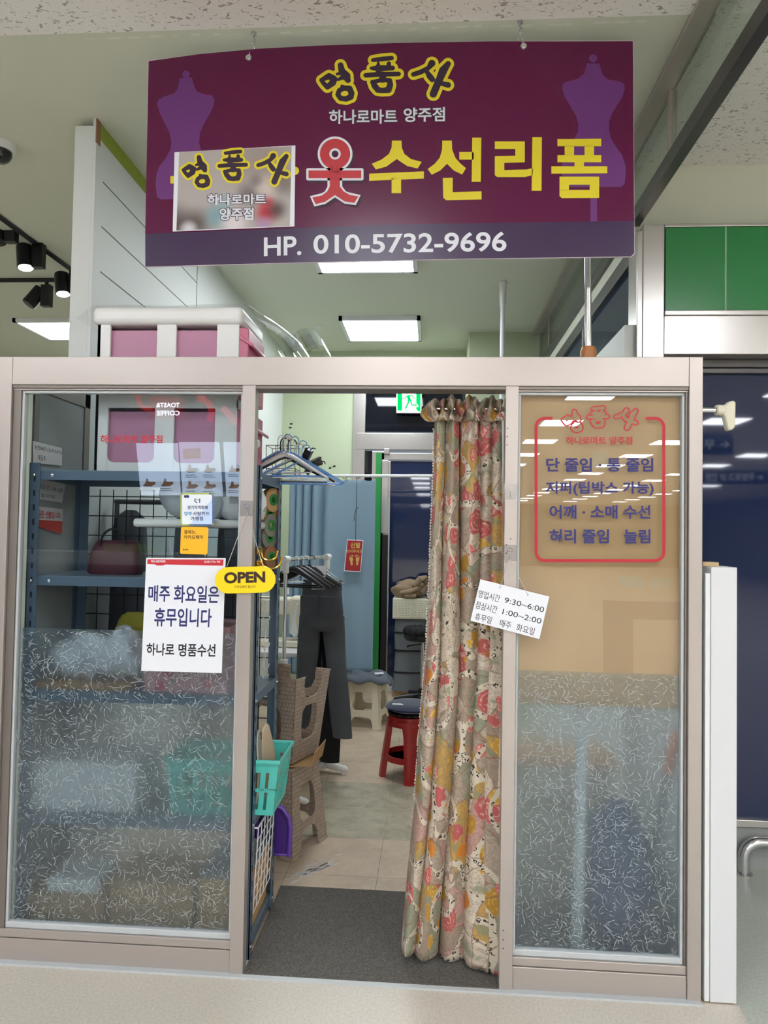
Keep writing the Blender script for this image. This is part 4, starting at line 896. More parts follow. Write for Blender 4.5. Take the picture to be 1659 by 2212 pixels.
def floral_curtain():
    root = thing('floral_curtain', 'long gathered floral patchwork curtain pushed to the right of the doorway', 'curtain', (0.27, 0.13, 0))
    zt, nu, nv = 2.015, 260, 90
    left = [(0.0, 0.150), (0.1, 0.150), (0.3, 0.140), (0.45, 0.132), (0.6, 0.112), (0.75, 0.096), (0.9, 0.070), (1.0, 0.055)]
    right = [(0.0, 0.400), (0.5, 0.412), (1.0, 0.405)]
    def fold(u, v):
        pf = 5.4 * u + 0.40 * sin(5 * u + 1) + 0.10 * sin(7 * v + 4 * u)
        a = 0.040 + 0.032 * min(1, v * 1.6)
        s = sin(2 * pi * pf); s2 = sin(2 * pi * pf * 2.1 + 1.3 + v)
        fine = 0.006 * sin(2 * pi * 19 * u + 3 * sin(3 * v)) * max(0, 1 - v * 2.5)
        s = math.copysign(abs(s) ** 0.8, s); y = 0.172 + a * (s + 0.28 * s2) + fine + 0.012 * sin(3 * v + 9 * u) - 0.045 * v * max(0, min(1, (u - 0.62) * 6))
        xs = 0.42 * a * cos(2 * pi * pf + 0.6)
        return xs, y
    rows = []
    for j in range(nv + 1):
        v = j / nv; l, r = interp(left, v), interp(right, v); row = []
        for i in range(nu + 1):
            u = i / nu; xs, y = fold(u, v); k = min(1, u * 14) * min(1, (1 - u) * 14)
            hem = 0.040 + 0.010 * sin(9 * u + 1) - 0.024 * max(0, min(1, (u - 0.3) * 2))
            z = zt + (hem - zt) * v
            row.append(Vector((l + (r - l) * u + xs * k, max(0.062, y), z)))
        rows.append(row)
    m = MB(); m.v = [p for row in rows for p in row]; mid = rows[nv * 2 // 3]; arc = [0]
    for a, b in zip(mid, mid[1:]): arc.append(arc[-1] + (b - a).length)
    m.uv = [(arc[i], (1 - j / nv) * 2.0) for j in range(nv + 1) for i in range(nu + 1)]
    m.f = [[j * (nu + 1) + i, j * (nu + 1) + i + 1, (j + 1) * (nu + 1) + i + 1, (j + 1) * (nu + 1) + i] for j in range(nv) for i in range(nu)]; m.m = [0] * len(m.f)
    m.build('cloth', 'floral', root, smooth=180, world=True, solid=0.0015)
    h = MB(); nu2, nv2 = 160, 14                                      # crumpled heading over the rod
    def hd(u, v):
        x = 0.128 + 0.272 * u + 0.012 * sin(40 * u + 5 * v) * v; z = 2.075 - 0.085 * v + 0.010 * sin(23 * u + 1) * (1 - v) - 0.02 * (u < 0.12) * (0.12 - u) * 8 * (1 - v)
        y = 0.118 + 0.028 * sin(2 * pi * 9 * u + 1.4 * sin(6 * v)) * (1 - 0.4 * v) + 0.012 * sin(31 * u + 7 * v) + 0.02 * sin(pi * v) * cos(50 * u)
        return Vector((x - 0.035 * max(0, 0.1 - u) * 10 * sin(pi * v), max(0.058, y), z))
    h.grid(hd, nu2, nv2); h.uv = [(0.3 + i / nu2 * 1.7, 2.0 + 0.1 * (1 - j / nv2)) for j in range(nv2 + 1) for i in range(nu2 + 1)]
    h.build('gathered_heading', 'floral', root, smooth=180, world=True, solid=0.002)
    f = MB(); rr = random.Random(2)
    for j in range(2, nv - 18):
        p = rows[j][0]
        for k in range(2): f.blob(p + Vector((-0.002 - 0.003 * rr.random(), rr.uniform(-0.002, 0.002), k * -0.010)), 0.004, 0.003, 0.005, nu=6, nv=4)
    f.build('fringe_trim', 'fringe', root, world=True)
floral_curtain()

# ------------------------------------------------------------------ blue-grey metal shelving inside the left pane
mat('shelf_blue', (92, 112, 132), 0.4, metal=0.25); mat('shelf_plate', (112, 128, 142), 0.4, metal=0.3); mat('slot', (22, 26, 32), 0.7); mat('bolt', (214, 216, 218), 0.25, metal=0.9)
SHX0, SHX1, SHY0, SHY1 = -1.385, -0.497, 0.085, 0.485
LEVELS = (0.06, 0.50, 0.955, 1.385, 1.785)
def shelf():
    t = thing('metal_shelf', 'blue-grey slotted angle steel shelving unit behind the left glass', 'shelf', (-0.94, 0.285, 0))
    for ix, x in enumerate((SHX0, SHX1)):
        for iy, y in enumerate((SHY0, SHY1)):
            m = MB(); sx = 1 if ix == 0 else -1; sy = 1 if iy == 0 else -1; wd, th, H = 0.042, 0.0035, 1.815
            a, b = sorted((x, x + sx * wd)); c, d = sorted((y, y + sy * th)); m.box(a, b, c, d, 0.0, H)
            a2, b2 = sorted((x, x + sx * th)); c2, d2 = sorted((y, y + sy * wd)); m.box(a2, b2, c2, d2, 0.0, H)
            z = 0.05
            while z < 1.78:                                            # slots punched along both flanges
                o1 = x + (-0.0004 if sx > 0 else 0.0004); 
                m.prism([(o1 + (-0.0 if sx > 0 else 0), y + sy * 0.022 + p / 1000, z + q / 1000) for p, q in rrect(-4, -12, 4, 12, 4, 3)], (0.0006 * -sx, 0, 0), 1)
                m.prism([(x + sx * 0.022 + p / 1000, y - sy * 0.0004, z + q / 1000) for p, q in rrect(-4, -12, 4, 12, 4, 3)], (0, -0.0006 * sy, 0), 1)
                z += 0.055
            m.build('post', ['shelf_blue', 'slot'], t, smooth=0, world=True)
    for z in LEVELS:
        m = MB(); m.box(SHX0 + .004, SHX1 - .004, SHY0 + .004, SHY1 - .004, z, z + 0.003, 1); h = 0.034
        m.box(SHX0 + .004, SHX1 - .004, SHY0 + .004, SHY0 + .006, z - h, z, 0); m.box(SHX0 + .004, SHX1 - .004, SHY1 - .006, SHY1 - .004, z - h, z, 0)
        m.box(SHX1 - .006, SHX1 - .004, SHY0 + .004, SHY1 - .004, z - h, z, 0); m.box(SHX0 + .004, SHX0 + .006, SHY0 + .004, SHY1 - .004, z - h, z, 0)
        m.build('shelf_board', ['shelf_blue', 'shelf_plate'], t, smooth=0, world=True)
    for z in LEVELS:
        for x in (SHX0 + .018, SHX0 + .09, SHX1 - .018): b = MB(); b.lathe([(0.007, 0), (0.007, 0.003), (0.004, 0.005)], n=10, T=Matrix.Translation((x, SHY0, z - 0.017)) @ Matrix.Rotation(radians(90), 4, 'X')); b.build('bolt', 'bolt', t, world=True)
        for y in (SHY0 + .02, SHY1 - .02): b = MB(); b.lathe([(0.007, 0), (0.007, 0.003), (0.004, 0.005)], n=10, T=Matrix.Translation((SHX1, y, z - 0.017)) @ Matrix.Rotation(radians(90), 4, 'Y')); b.build('bolt', 'bolt', t, world=True)
shelf()
# pink and white drawer unit on the top board
mat('drawer_white', (226, 226, 224), 0.3); mat('drawer_pink', (182, 126, 154), 0.35); mat('drawer_pink_front', (204, 116, 144), 0.3)
def drawer_unit():
    x0, x1, y0, y1, z0, z1 = -1.155, -0.60, 0.13, 0.45, 1.789, 2.425
    t = thing('drawer_unit', 'white plastic drawer tower with pink panels on top of the metal shelf', 'drawers', ((x0 + x1) / 2, (y0 + y1) / 2, z0))
    m = MB()
    for a in ((x0, x0 + .05), (x0 + .235, x0 + .31), (x1 - .085, x1)):
        m.box(a[0], a[1], y0, y0 + .012, z0, z1 - .06); m.box(a[0], a[1], y1 - .012, y1, z0, z1 - .06)
    for z, h in ((z0, .035), (z0 + .245, .05)): m.box(x0 + .002, x1 - .002, y0 + .0012, y0 + .011, z + .0005, z + h); m.box(x0 + .002, x1 - .002, y1 - .011, y1 - .0012, z + .0005, z + h); m.box(x0 + .01, x1 - .01, y0 + .01, y1 - .01, z + h - .012, z + h)
    m.box(x0, x0 + .012, y0, y1, z0, z1 - .06)
    for zz in (z0 + .28, ): m.box(x1 - .004, x1, y0, y1, zz - .035, zz)
    # rounded corners of the side openings
    for xa, xb in ((x0 + .05, x0 + .235), (x0 + .31, x1 - .085)):
        for za in (z0 + .035, z0 + .295):
            for xx, s in ((xa, 1), (xb, -1)): m.prism([(xx, y0 + .0016, za)] + [(xx + s * (.028 - .028 * sin(a)), y0 + .0016, za + .028 - .028 * cos(a)) for a in [radians(k) for k in range(0, 91, 15)]], (0, .009, 0))
    m.build('frame', 'drawer_white', t, smooth=0, bevel=0.003, world=True)
    m = MB(); m.box(x0 - .02, x1 + .015, y0 - .015, y1 + .015, z1 - .07, z1); m.build('top_board', 'drawer_white', t, smooth=30, bevel=0.022, bseg=4, world=True)
    for k, (za, zb) in enumerate(((z0 + .03, z0 + .245), (z0 + .29, z1 - .075))):
        d = MB(); d.box(x0 + .03, x1 - .02, y0 + .016, y1 - .016, za, zb - .01, 0)
        d.prism([(x1 - .02, y0 + .004, za), (x1 + .03, y0 + .03, za), (x1 + .03, y1 - .03, za), (x1 - .02, y1 - .004, za)], (0, 0, zb - za), 1)
        d.prism([(x1 - .03, y0, zb - .006), (x1 + .05, y0 + .03, zb - .06), (x1 + .05, y0 + .03, zb - .075), (x1 - .03, y0, zb - .03)], (0, y1 - y0 - .03, 0), 1)
        o = d.build('drawer', ['drawer_pink', 'drawer_pink_front'], t, smooth=30, bevel=0.004, world=True)
        kb = MB(); kb.blob((x1 + .042, (y0 + y1) / 2 - .02, (za + zb) / 2 - .01), .016, .018, .018, nu=14, nv=8); kb.build('knob', 'white_plastic', o, world=True)
drawer_unit()
def plastic_sheet():
    t = thing('plastic_sheet', 'clear plastic sheet draped over the drawer tower and rolled at its right end', 'plastic sheet', (-0.75, 0.25, 2.43))
    m = MB()
    def f(u, v):
        x = -1.235 + 0.665 * u; z = 2.4268 + 0.004 * sin(9 * u + 4 * v) * u
        if u < .1: z -= (0.1 - u) * 0.5
        return Vector((x, 0.11 + 0.33 * v, z))
    m.grid(f, 30, 10)
    def g(u, v):
        s = u * 0.46; x = -0.57 + 0.20 * u; z = 2.428 - 0.165 * u ** 1.3; y = 0.11 + 0.33 * v + 0.02 * sin(5 * v + 3 * u)
        return Vector((x + 0.012 * sin(9 * v), y, z + 0.035 * sin(pi * v) * u))
    m.grid(g, 20, 12)
    for cx, cz, r, yy in ((-0.405, 2.262, 0.036, 0.09), (-0.350, 2.285, 0.055, 0.20)):
        m.grid(lambda u, v: Vector((cx + (r + 0.008 * u * 2) * cos(2 * pi * u * 1.2 + 1.4), yy + 0.02 * sin(6 * u) + 0.24 * v, cz + (r + 0.008 * u * 2) * sin(2 * pi * u * 1.2 + 1.4) * 1.05)), 30, 6)
    m.build('sheet', 'clear_film', t, smooth=180, world=True)
plastic_sheet()

# contents of the shelf --------------------------------------------------
def simple(name, label, cat, m, mats, group=None, **k):
    return tag(m.build(name, mats, None, **k), label, cat, group)
mat('pink_box', (232, 176, 176), 0.5); mat('pink_red', (206, 72, 84), 0.5); mat('leaf', (98, 140, 84), 0.5)
mat('bag_white', (218, 222, 226), 0.3, spec=0.6); mat('bag_clear', (176, 184, 190), 0.2, spec=0.7); mat('orange_board', (196, 142, 84), 0.6); mat('light_box', (206, 208, 210), 0.5)
mat('teal', (86, 196, 184), 0.35); mat('brown_paper_pattern', (172, 144, 116), 0.7); mat('carton', (182, 144, 100), 0.7, bump=0.05, scale=40); mat('carton_dark', (166, 128, 86), 0.7); mat('yellow_cloth', (186, 176, 62), 0.7)
mat('maroon', (78, 34, 44), 0.5); mat('dark_cloth', (34, 36, 44), 0.85); mat('dark_blue_cloth', (40, 54, 82), 0.85)
def shelf_contents():
    z = LEVELS[3] + .003                                               # clear tub with a white lid
    t = thing('storage_tub', 'clear plastic tub with white lid on the shelf behind the closed notice', 'tub', (-0.76, 0.27, z))
    m = MB(); m.prism([(-0.935, .13, z), (-0.60, .13, z), (-0.565, .13, z + .19), (-0.965, .13, z + .19)], (0, .28, 0)); m.build('tub', 'tub_plastic', t, smooth=0, bevel=.01, world=True)
    m = MB(); m.box(-0.992, -0.545, .115, .425, z + .19, z + .222); m.build('lid', 'white_plastic', t, smooth=30, bevel=.012, world=True)
    m = MB(); m.blob((-0.78, .27, z + .32), .17, .11, .115, .25, 4, flat=.8); simple('plastic_bag', 'crumpled clear plastic bag lying on the white tub lid', 'bag', m, 'bag_clear')
    t = thing('handbag', 'dark maroon bag on the shelf left of the white-lidded tub', 'bag', (-1.12, .27, z)); m = MB(); m.loft([((-1.12, .27, z), .10, .05, 0), ((-1.12, .27, z + .01), .108, .055, 0), ((-1.12, .27, z + .08), .10, .05, .03), ((-1.115, .27, z + .125), .085, .026, .05), ((-1.115, .27, z + .135), .08, .012, .05)], 26, e=.55); m.build('body', 'maroon', t, world=True)
    m = MB(); m.tube([(-1.12 + .05 * cos(a), .235, z + .115 + .065 * sin(a)) for a in [pi * k / 12 for k in range(13)]], .005, 7); m.build('handle', 'black', t, world=True)
    m = MB(); m.blob((-0.63, .27, z + .285), .09, .09, .08, .3, 14, flat=.8); simple('plastic_bag', 'white crumpled plastic bag at the right end of the tub lid', 'bag', m, 'bag_white')
    z = LEVELS[2] + .003
    t = thing('gift_box', 'pale pink box with red hearts and green leaf on the middle shelf', 'box', (-0.765, .24, z))
    m = MB(); m.box(-0.925, -0.605, .115, .36, z, z + .25); m.build('box', 'pink_box', t, smooth=0, bevel=.004, world=True)
    m = MB(); P = lambda px, py: aty(px, py, .1145)
    for cx, cy_, r in ((348, 1480, 11), (452, 1476, 9), (470, 1415, 8), (340, 1400, 8)): m = MB(); poly(m, circ(cx, cy_, r, 14), P, 0); m.build('printed_berry', 'pink_red', t, smooth=0, world=True)
    m = MB(); poly(m, [(350, 1452), (358, 1446), (366, 1455), (378, 1452), (362, 1466)], P, 0); m.build('printed_heart', 'pink_red', t, smooth=0, world=True); m = MB(); poly(m, [(368, 1478), (374, 1466), (384, 1462), (380, 1472)], P, 1)
    m.build('printed_leaf', ['pink_red', 'leaf'], t, smooth=0, world=True)
    m = MB(); m.box(-1.365, -0.99, .13, .40, z, z + .022); simple('board', 'thin orange-brown board under the white bags on the middle shelf', 'board', m, 'orange_board', smooth=0, bevel=.002)
    z += .024
    for i, (x, zz, rx, rz_, l) in enumerate(((-1.22, z + .075, .13, .085, 'left white plastic bag on the orange-brown board'), (-1.07, z + .09, .10, .10, 'right white plastic bag on the orange-brown board'))):
        m = MB(); m.blob((x, .25, zz), rx, .10, rz_, .28, 20 + i, flat=.85); simple('plastic_bag', l, 'bag', m, 'bag_white')
    m = MB(); m.blob((-1.04, .40, z + .17), .14, .05, .07, .2, 31); simple('folded_cloth', 'yellow-green folded cloth behind the white bags', 'cloth', m, 'yellow_cloth')
    z = LEVELS[1] + .003
    m = MB(); m.box(-1.375, -0.945, .12, .42, z, z + .185); simple('storage_box', 'light grey box behind the frosted part of the left pane', 'box', m, 'light_box', smooth=0, bevel=.006)
    z = LEVELS[0] + .003
    m = MB(); m.box(-1.372, -1.06, .12, .42, z, z + .125); simple('carton', 'brown carton at the lower left behind the frosted glass', 'carton', m, 'carton', smooth=0, bevel=.003)
    m = MB(); m.box(-1.29, -1.09, .14, .34, z + .127, z + .185); simple('container', 'white container on the brown carton behind the frosted glass', 'container', m, 'white_plastic', smooth=0, bevel=.008)
    m = MB(); m.box(-1.035, -0.72, .12, .42, z, z + .19); simple('carton', 'wide tan carton at the lower middle behind the frosted glass', 'carton', m, 'carton', smooth=0, bevel=.003)
    mat('wood', (196, 152, 96), 0.6, bump=0.1, scale=30, stretch=(1, 1, 9), vary=0.12)
    for k, (za, zb, x1, l) in enumerate(((z, z + .085, -0.517, 'lower wooden crate on the bottom shelf'), (z + .09, z + .215, -0.508, 'upper wooden crate with a grey lid on the bottom shelf'))):
        t = thing('wooden_crate', l, 'crate', (-0.6, .28, za)); m = MB()
        m.box(-.70, x1, .12, .132, za, zb); m.box(-.70, x1, .43, .442, za, zb); m.box(x1 - .012, x1, .132, .43, za, zb); m.box(-.70, -.688, .132, .43, za, zb); m.box(-.69, x1 - .01, .13, .43, za, za + .008); m.build('crate', 'wood', t, smooth=0, bevel=.002, world=True)
        if k: m = MB(); m.box(-.695, x1 - .004, .125, .437, zb, zb + .02); m.build('lid', mat('grey_lid', (120, 124, 130), 0.5), t, smooth=0, bevel=.004, world=True)
shelf_contents()
def teal_basket():
    z = LEVELS[1] + .004; x0, x1, y0, y1, h = -0.84, -0.415, .14, .40, .20
    t = thing('basket', 'teal plastic basket sticking out past the right end of the shelf', 'basket', ((x0 + x1) / 2, .27, z)); m = MB()
    cx, cyy = (x0 + x1) / 2, (y0 + y1) / 2
    def P(s, tt, k): f = 0.90 + 0.10 * k; return Vector((cx + s * (x1 - x0) / 2 * f, cyy + tt * (y1 - y0) / 2 * f, z + h * k))
    def wall(a, b):                                                    # strips leave the slots open
        A = lambda u, k: P(a[0] + (b[0] - a[0]) * u, a[1] + (b[1] - a[1]) * u, k); n = 8 if abs(a[0] - b[0]) > 1 else 5
        for k0, k1 in ((0, .10), (.43, .50), (.80, 1.0)): m.quad(A(0, k0), A(1, k0), A(1, k1), A(0, k1))
        for i in range(n + 1):
            u0 = max(0, i / n - .025 * (8 / n)); u1 = min(1, i / n + .025 * (8 / n))
            if i in (0, n): u0 = max(0, i / n - .07); u1 = min(1, i / n + .07)
            m.quad(A(u0, .1), A(u1, .1), A(u1, .8), A(u0, .8))
    c = [(-1, -1), (1, -1), (1, 1), (-1, 1)]
    for i in range(4): wall(c[i], c[(i + 1) % 4])
    m.quad(*[P(s, q, 0) for s, q in c]); m.build('body', 'teal', t, smooth=0, solid=.003, world=True)
    m = MB(); m.tube([P(s * 1.02, q * 1.02, 1) for s, q in c + [c[0], c[1]]], .009, 8, cap=False); m.build('rim', 'teal', t, world=True)
    mat('pat_tan', (186, 164, 138), 0.7); mat('pat_white', (226, 224, 218), 0.7); mat('pat_brown', (140, 112, 84), 0.7)
    rr = random.Random(4); names = (('pattern_sheet', 'tan curled paper pattern standing highest in the teal basket', 'pat_tan'), ('pattern_sheet', 'white paper pattern leaning at the right of the teal basket', 'pat_white'), ('pattern_sheet', 'brown folded paper pattern low in the teal basket', 'pat_brown'), ('pattern_sheet', 'second tan paper pattern lying left in the teal basket', 'pat_tan'))
    for i, (n, l, mm) in enumerate(names):
        m = MB(); bx, lean, top, ww = ((-.44, .01, .33, .09), (-.455, .005, .30, .12), (-.455, -.005, .29, .16), (-.475, -.02, .28, .14))[i]
        m.grid(lambda u, v: Vector((bx - .05 + lean * v + .03 * sin(3 * v + i) * u, .17 + ww * u + .02 * sin(5 * v), z + .03 + (top - .03) * v - .06 * (u - .4) ** 2 * v)), 8, 10); simple(n, l, 'paper', m, mm, 'paper patterns in the teal basket', smooth=180, solid=.0025)
teal_basket()
def dark_behind_shelf():
    # black wire grid on the back of the shelf with rolls and hooks
    t = thing('wire_grid', 'black wire grid panel fixed to the back of the metal shelf', 'wire grid', (-0.93, .50, .25)); m = MB()
    for i in range(15): x = -1.36 + i * .06; m.tube([(x, .495, .15), (x, .495, 1.74)], .0024, 5)
    for i in range(19): z = .18 + i * .085; m.tube([(-1.37, .499, z), (-.505, .499, z)], .0024, 5)
    m.build('wires', 'black_metal', t, world=True)
    mat('roll_tan', (190, 154, 104), 0.6); mat('roll_orange', (206, 136, 76), 0.6); mat('roll_grey', (128, 126, 116), 0.6); mat('roll_green', (46, 128, 62), 0.5); mat('roll_brown', (150, 104, 72), 0.6)
    for i, (px, py, r, mm, l) in enumerate(((592, 1080, .050, 'roll_tan', 'uppermost tan tape roll with green core on the wire grid'), (585, 1110, .052, 'roll_orange', 'orange-tan tape roll just below the uppermost one'), (588, 1135, .048, 'roll_grey', 'upper grey tape roll on the wire grid'), (585, 1160, .050, 'roll_grey', 'lower grey tape roll with green core on the wire grid'), (588, 1203, .046, 'roll_brown', 'brown tape roll behind the brass hooks'))):
        c = aty(px, py, .44); c.x -= 0.012; o = thing('tape_roll', l, 'tape roll', c, 0, 'tape rolls on the wire grid')
        T = Matrix.Rotation(radians(62), 4, 'Z') @ Matrix.Rotation(radians(90), 4, 'X')
        k = MB(); k.lathe([(r * .5, -.012), (r, -.012), (r, .012), (r * .5, .012), (r * .5, -.012)], n=26, T=T); k.build('tape', mm, o)
        k = MB(); k.lathe([(r * .25, -.013), (r * .5, -.013), (r * .5, .013), (r * .25, .013), (r * .25, -.013)], n=20, T=T); k.build('core', 'roll_green', o)
    for i, (px, py, l) in enumerate(((574, 1318, 'top white wire hook on the grid beside the shelf post'), (573, 1375, 'second white wire hook down the shelf post'), (572, 1420, 'third white wire hook down the shelf post'), (571, 1442, 'lowest white wire hook above the middle board'))):
        c = aty(px, py, .46); k = MB(); k.tube([c + Vector(v) for v in ((-.012, .03, .035), (0, 0, .03), (.004, -.01, 0), (-.004, -.02, -.03), (.008, -.03, -.042), (.022, -.03, -.036), (.026, -.03, -.02))], .0022, 6); simple('wire_hook', l, 'hook', k, 'white_metal', 'white wire hooks on the grid')
    # dark garments on a rail, added to darken the space behind the shelf
    t = thing('added_garment_rail', 'added grey steel clothes rail behind the metal shelf', 'rail', (-1.0, .78, 0)); m = MB(); m.tube([(-1.37, .80, 1.70), (-.68, .80, 1.70)], .012, 8)
    for x in (-1.36, -.69): m.tube([(x, .80, 0), (x, .80, 1.70)], .012, 8)
    m.build('tubes', 'steel_dark', t, world=True)
    for i, (x, mm, ln, l) in enumerate(((-1.29, 'dark_cloth', .80, 'added black garment for darkness at the left end of the rail behind the shelf'), (-1.0, 'dark_blue_cloth', .75, 'added dark blue garment for darkness in the middle of the rail behind the shelf'), (-.80, 'dark_cloth', .7, 'added black garment for darkness at the right end of the rail behind the shelf'))):
        m = MB(); m.loft([((x, .80, 1.66), .02, .04, 0), ((x, .80, 1.62), .035, .17, 0), ((x, .80, 1.5), .05, .22, .1), ((x + .005, .80, 1.2), .045, .20, 0), ((x, .80, 1.66 - ln), .06, .23, .1)], 14); simple('garment', l, 'garment', m, mm, 'dark garments added to darken the space behind the shelf')
dark_behind_shelf()
def left_notices():
    y0 = None; x = -1.378
    m = MB(); m.box(-1.40, -1.385, .12, .55, 0, 2.19, 0); m.box(-1.386, -1.38, .10, .135, 0, 2.2, 1); m.box(-1.386, -1.38, .50, .545, 0, 2.2, 1); m.box(-1.386, -1.38, .10, .545, 2.10, 2.16, 1); struct(m.build('door_4', ['hall_wall', 'alu_dark'], smooth=0))
    mat('aged_paper', (214, 206, 204), 0.6); mat('notice_red', (196, 62, 52), 0.5); mat('notice_orange', (214, 120, 90), 0.5)
    def sheet(quad, label, fill, xx=x):
        c = PX(xx)(*[sum(p[i] for p in quad) / 4 for i in (0, 1)]); t = thing('paper_notice', label, 'notice', c); m = MB(); m.prism([atx(*p, xx) for p in quad], (-.0008, 0, 0)); m.build('sheet', fill, t, smooth=0, world=True); return t
    t = sheet([(71, 952), (134, 968), (134, 1006), (72, 1000)], 'small white bank account notice on the left side wall', 'aged_paper'); n = MB(); P = PX(x + .0006)
    put_text(n, '농협467-12-715372', [(75, 960), (133, 974), (133, 982), (75, 970)], P, .0); put_text(n, '예금주', [(82, 982), (99, 985), (99, 997), (82, 994)], P, .0); n.build('lettering', 'print_black', t, smooth=0, world=True)
    t = sheet([(78, 1032), (142, 1046), (134, 1086), (84, 1078)], 'white hours notice below the bank notice on the left side wall', 'aged_paper'); n = MB()
    put_text(n, '점심시간 1:00~2:00', [(86, 1045), (136, 1055), (135, 1064), (86, 1056)], P, .0); put_text(n, '휴무일', [(88, 1066), (118, 1070), (118, 1077), (88, 1074)], P, .0); n.build('lettering', 'print_black', t, smooth=0, world=True)
    t = sheet([(68, 1092), (136, 1100), (134, 1155), (76, 1136)], 'red and white payment notice low on the left side wall', 'aged_paper'); n = MB()
    poly(n, [(73, 1122), (135, 1126), (134, 1154), (75, 1136)], P, 0); put_text(n, '요금은 선불입니다', [(75, 1100), (131, 1108), (131, 1121), (76, 1119)], PX(x + .0009), .03, 1); n.build('lettering', ['notice_red', 'notice_red'], t, smooth=0, world=True)
left_notices()
# ------------------------------------------------------------------ fitting corner: rail, blue-grey curtain, red tag
mat('curtain_blue', (134, 160, 178), 0.85, bump=0.08, scale=300); mat('ring_brown', (120, 84, 48), 0.4); mat('tag_red', (168, 36, 44), 0.5); mat('tag_gold', (222, 182, 96), 0.5); mat('string_black', (28, 28, 34), 0.7)
CY = 3.6
def fitting():
    a = aty(590, 1010, CY); b = aty(940, 1028, CY)
    t = thing('curtain_rail', 'white curtain rail across the fitting corner at the back', 'curtain rail', a); p = []
    for i in range(15): u = i / 14; q = aty(590 + 350 * u, 1015 + 13 * min(1, u * 3.2) ** 0.6, CY); p.append(q)
    p[0].x = -1.395
    m = MB(); m.tube(p, .013, 10); m.build('tube', 'white_metal', t, world=True)
    m = MB(); e = p[-1]; m.tube([e - Vector((.02, 0, 0)), e + Vector((.03, 0, 0))], .018, 10); m.build('blue_end', mat('blue_tape', (40, 90, 190), 0.5), t, world=True)
    c = thing('fitting_curtain', 'blue-grey fitting room curtain on brown rings in the back left corner', 'curtain', aty(720, 1450, CY)); m = MB()
    tl, tr = aty(632, 1034, CY), aty(812, 1036, CY); bl, br = aty(622, 1452, CY), aty(805, 1452, CY)
    def f(u, v):
        pf = 3.6 * u - 3.0 * max(0, .45 - u) ** 2 * 4
        am = .060 * max(0, 1 - u / .5) ** .6 + .010
        y = CY + am * sin(2 * pi * pf) + .012 * sin(6 * u + 5 * v) - .01 * v
        top = tl.lerp(tr, u); bot = bl.lerp(br, u); q = top.lerp(bot, v)
        return Vector((q.x + .02 * cos(2 * pi * pf) * (1 - u), y, q.z - .012 * abs(sin(pi * u * 6)) * (1 - v) ** 6))
    m.grid(f, 130, 40); m.build('cloth', 'curtain_blue', c, smooth=180, world=True, solid=.002)
    for px in (640, 651, 657, 661, 676, 683, 710, 745, 773, 806):
        q = aty(px, 1029, CY); g = MB(); g.tube([q + Vector((.006 * sin(k), .018 * cos(k) * .6, .019 * sin(k) - .004)) if False else q + Vector((.016 * cos(k), .010 * sin(k), .019 * sin(k) - .004)) for k in [2 * pi * j / 14 for j in range(15)]], .0028, 6, cap=False); g.build('ring', 'ring_brown', c, world=True)
    y = CY - .085; q = [(750, 1165), (785, 1166.5), (779, 1236), (742.5, 1234)]
    t = thing('paper_tag', 'dark red tag with yellow footprints hanging on a black string before the blue curtain', 'tag', aty(765, 1200, y)); m = MB(); m.prism([aty(*p, y) for p in q], (0, .002, 0)); m.build('border', 'paper', t, smooth=0, world=True)
    m = MB(); poly(m, [(751, 1167), (783.5, 1168.5), (778, 1234), (744.5, 1232)], PY(y - .001)); m.build('card', 'tag_red', t, smooth=0, world=True)
    n = MB(); P = PY(y - .002); put_text(n, '신발', Q(757, 1172, 778.5, 1184), P, .03); put_text(n, '벗어주세요', Q(749, 1187, 783, 1194.5), P, .01)
    for ox, s in ((759, -1), (772, 1)):
        poly(n, [(ox + s * x / 13, 1204 + yy / 13) for x, yy in ((-40, 10), (-20, -8), (20, -8), (52, 20), (55, 70), (25, 120), (28, 170), (5, 225), (-20, 225), (-38, 200), (-28, 130), (-48, 60))], P)
        for k, (x, yy, r) in enumerate(((-38, -40, 22), (-5, -52, 13), (22, -42, 12), (44, -22, 11), (60, 0, 10))): poly(n, circ(ox + s * x / 13, 1204 + yy / 13, r / 13, 10), P)
    n.build('lettering', 'tag_gold', t, smooth=0, world=True)
    n = MB(); n.tube([aty(771, 1030, y), aty(769.5, 1095, y), aty(768, 1168, y)], .0022, 6); n.tube([aty(774, 1097, y - .002), aty(769.5, 1099, y - .004), aty(766, 1112, y - .004), aty(765, 1125, y)], .0025, 6); n.build('string', 'string_black', t, world=True)
fitting()
mat('hanger_blue', (98, 146, 206), 0.35); mat('hanger_white', (226, 226, 226), 0.35); mat('hanger_black', (26, 26, 28), 0.32); mat('clip_black', (20, 20, 26), 0.4)
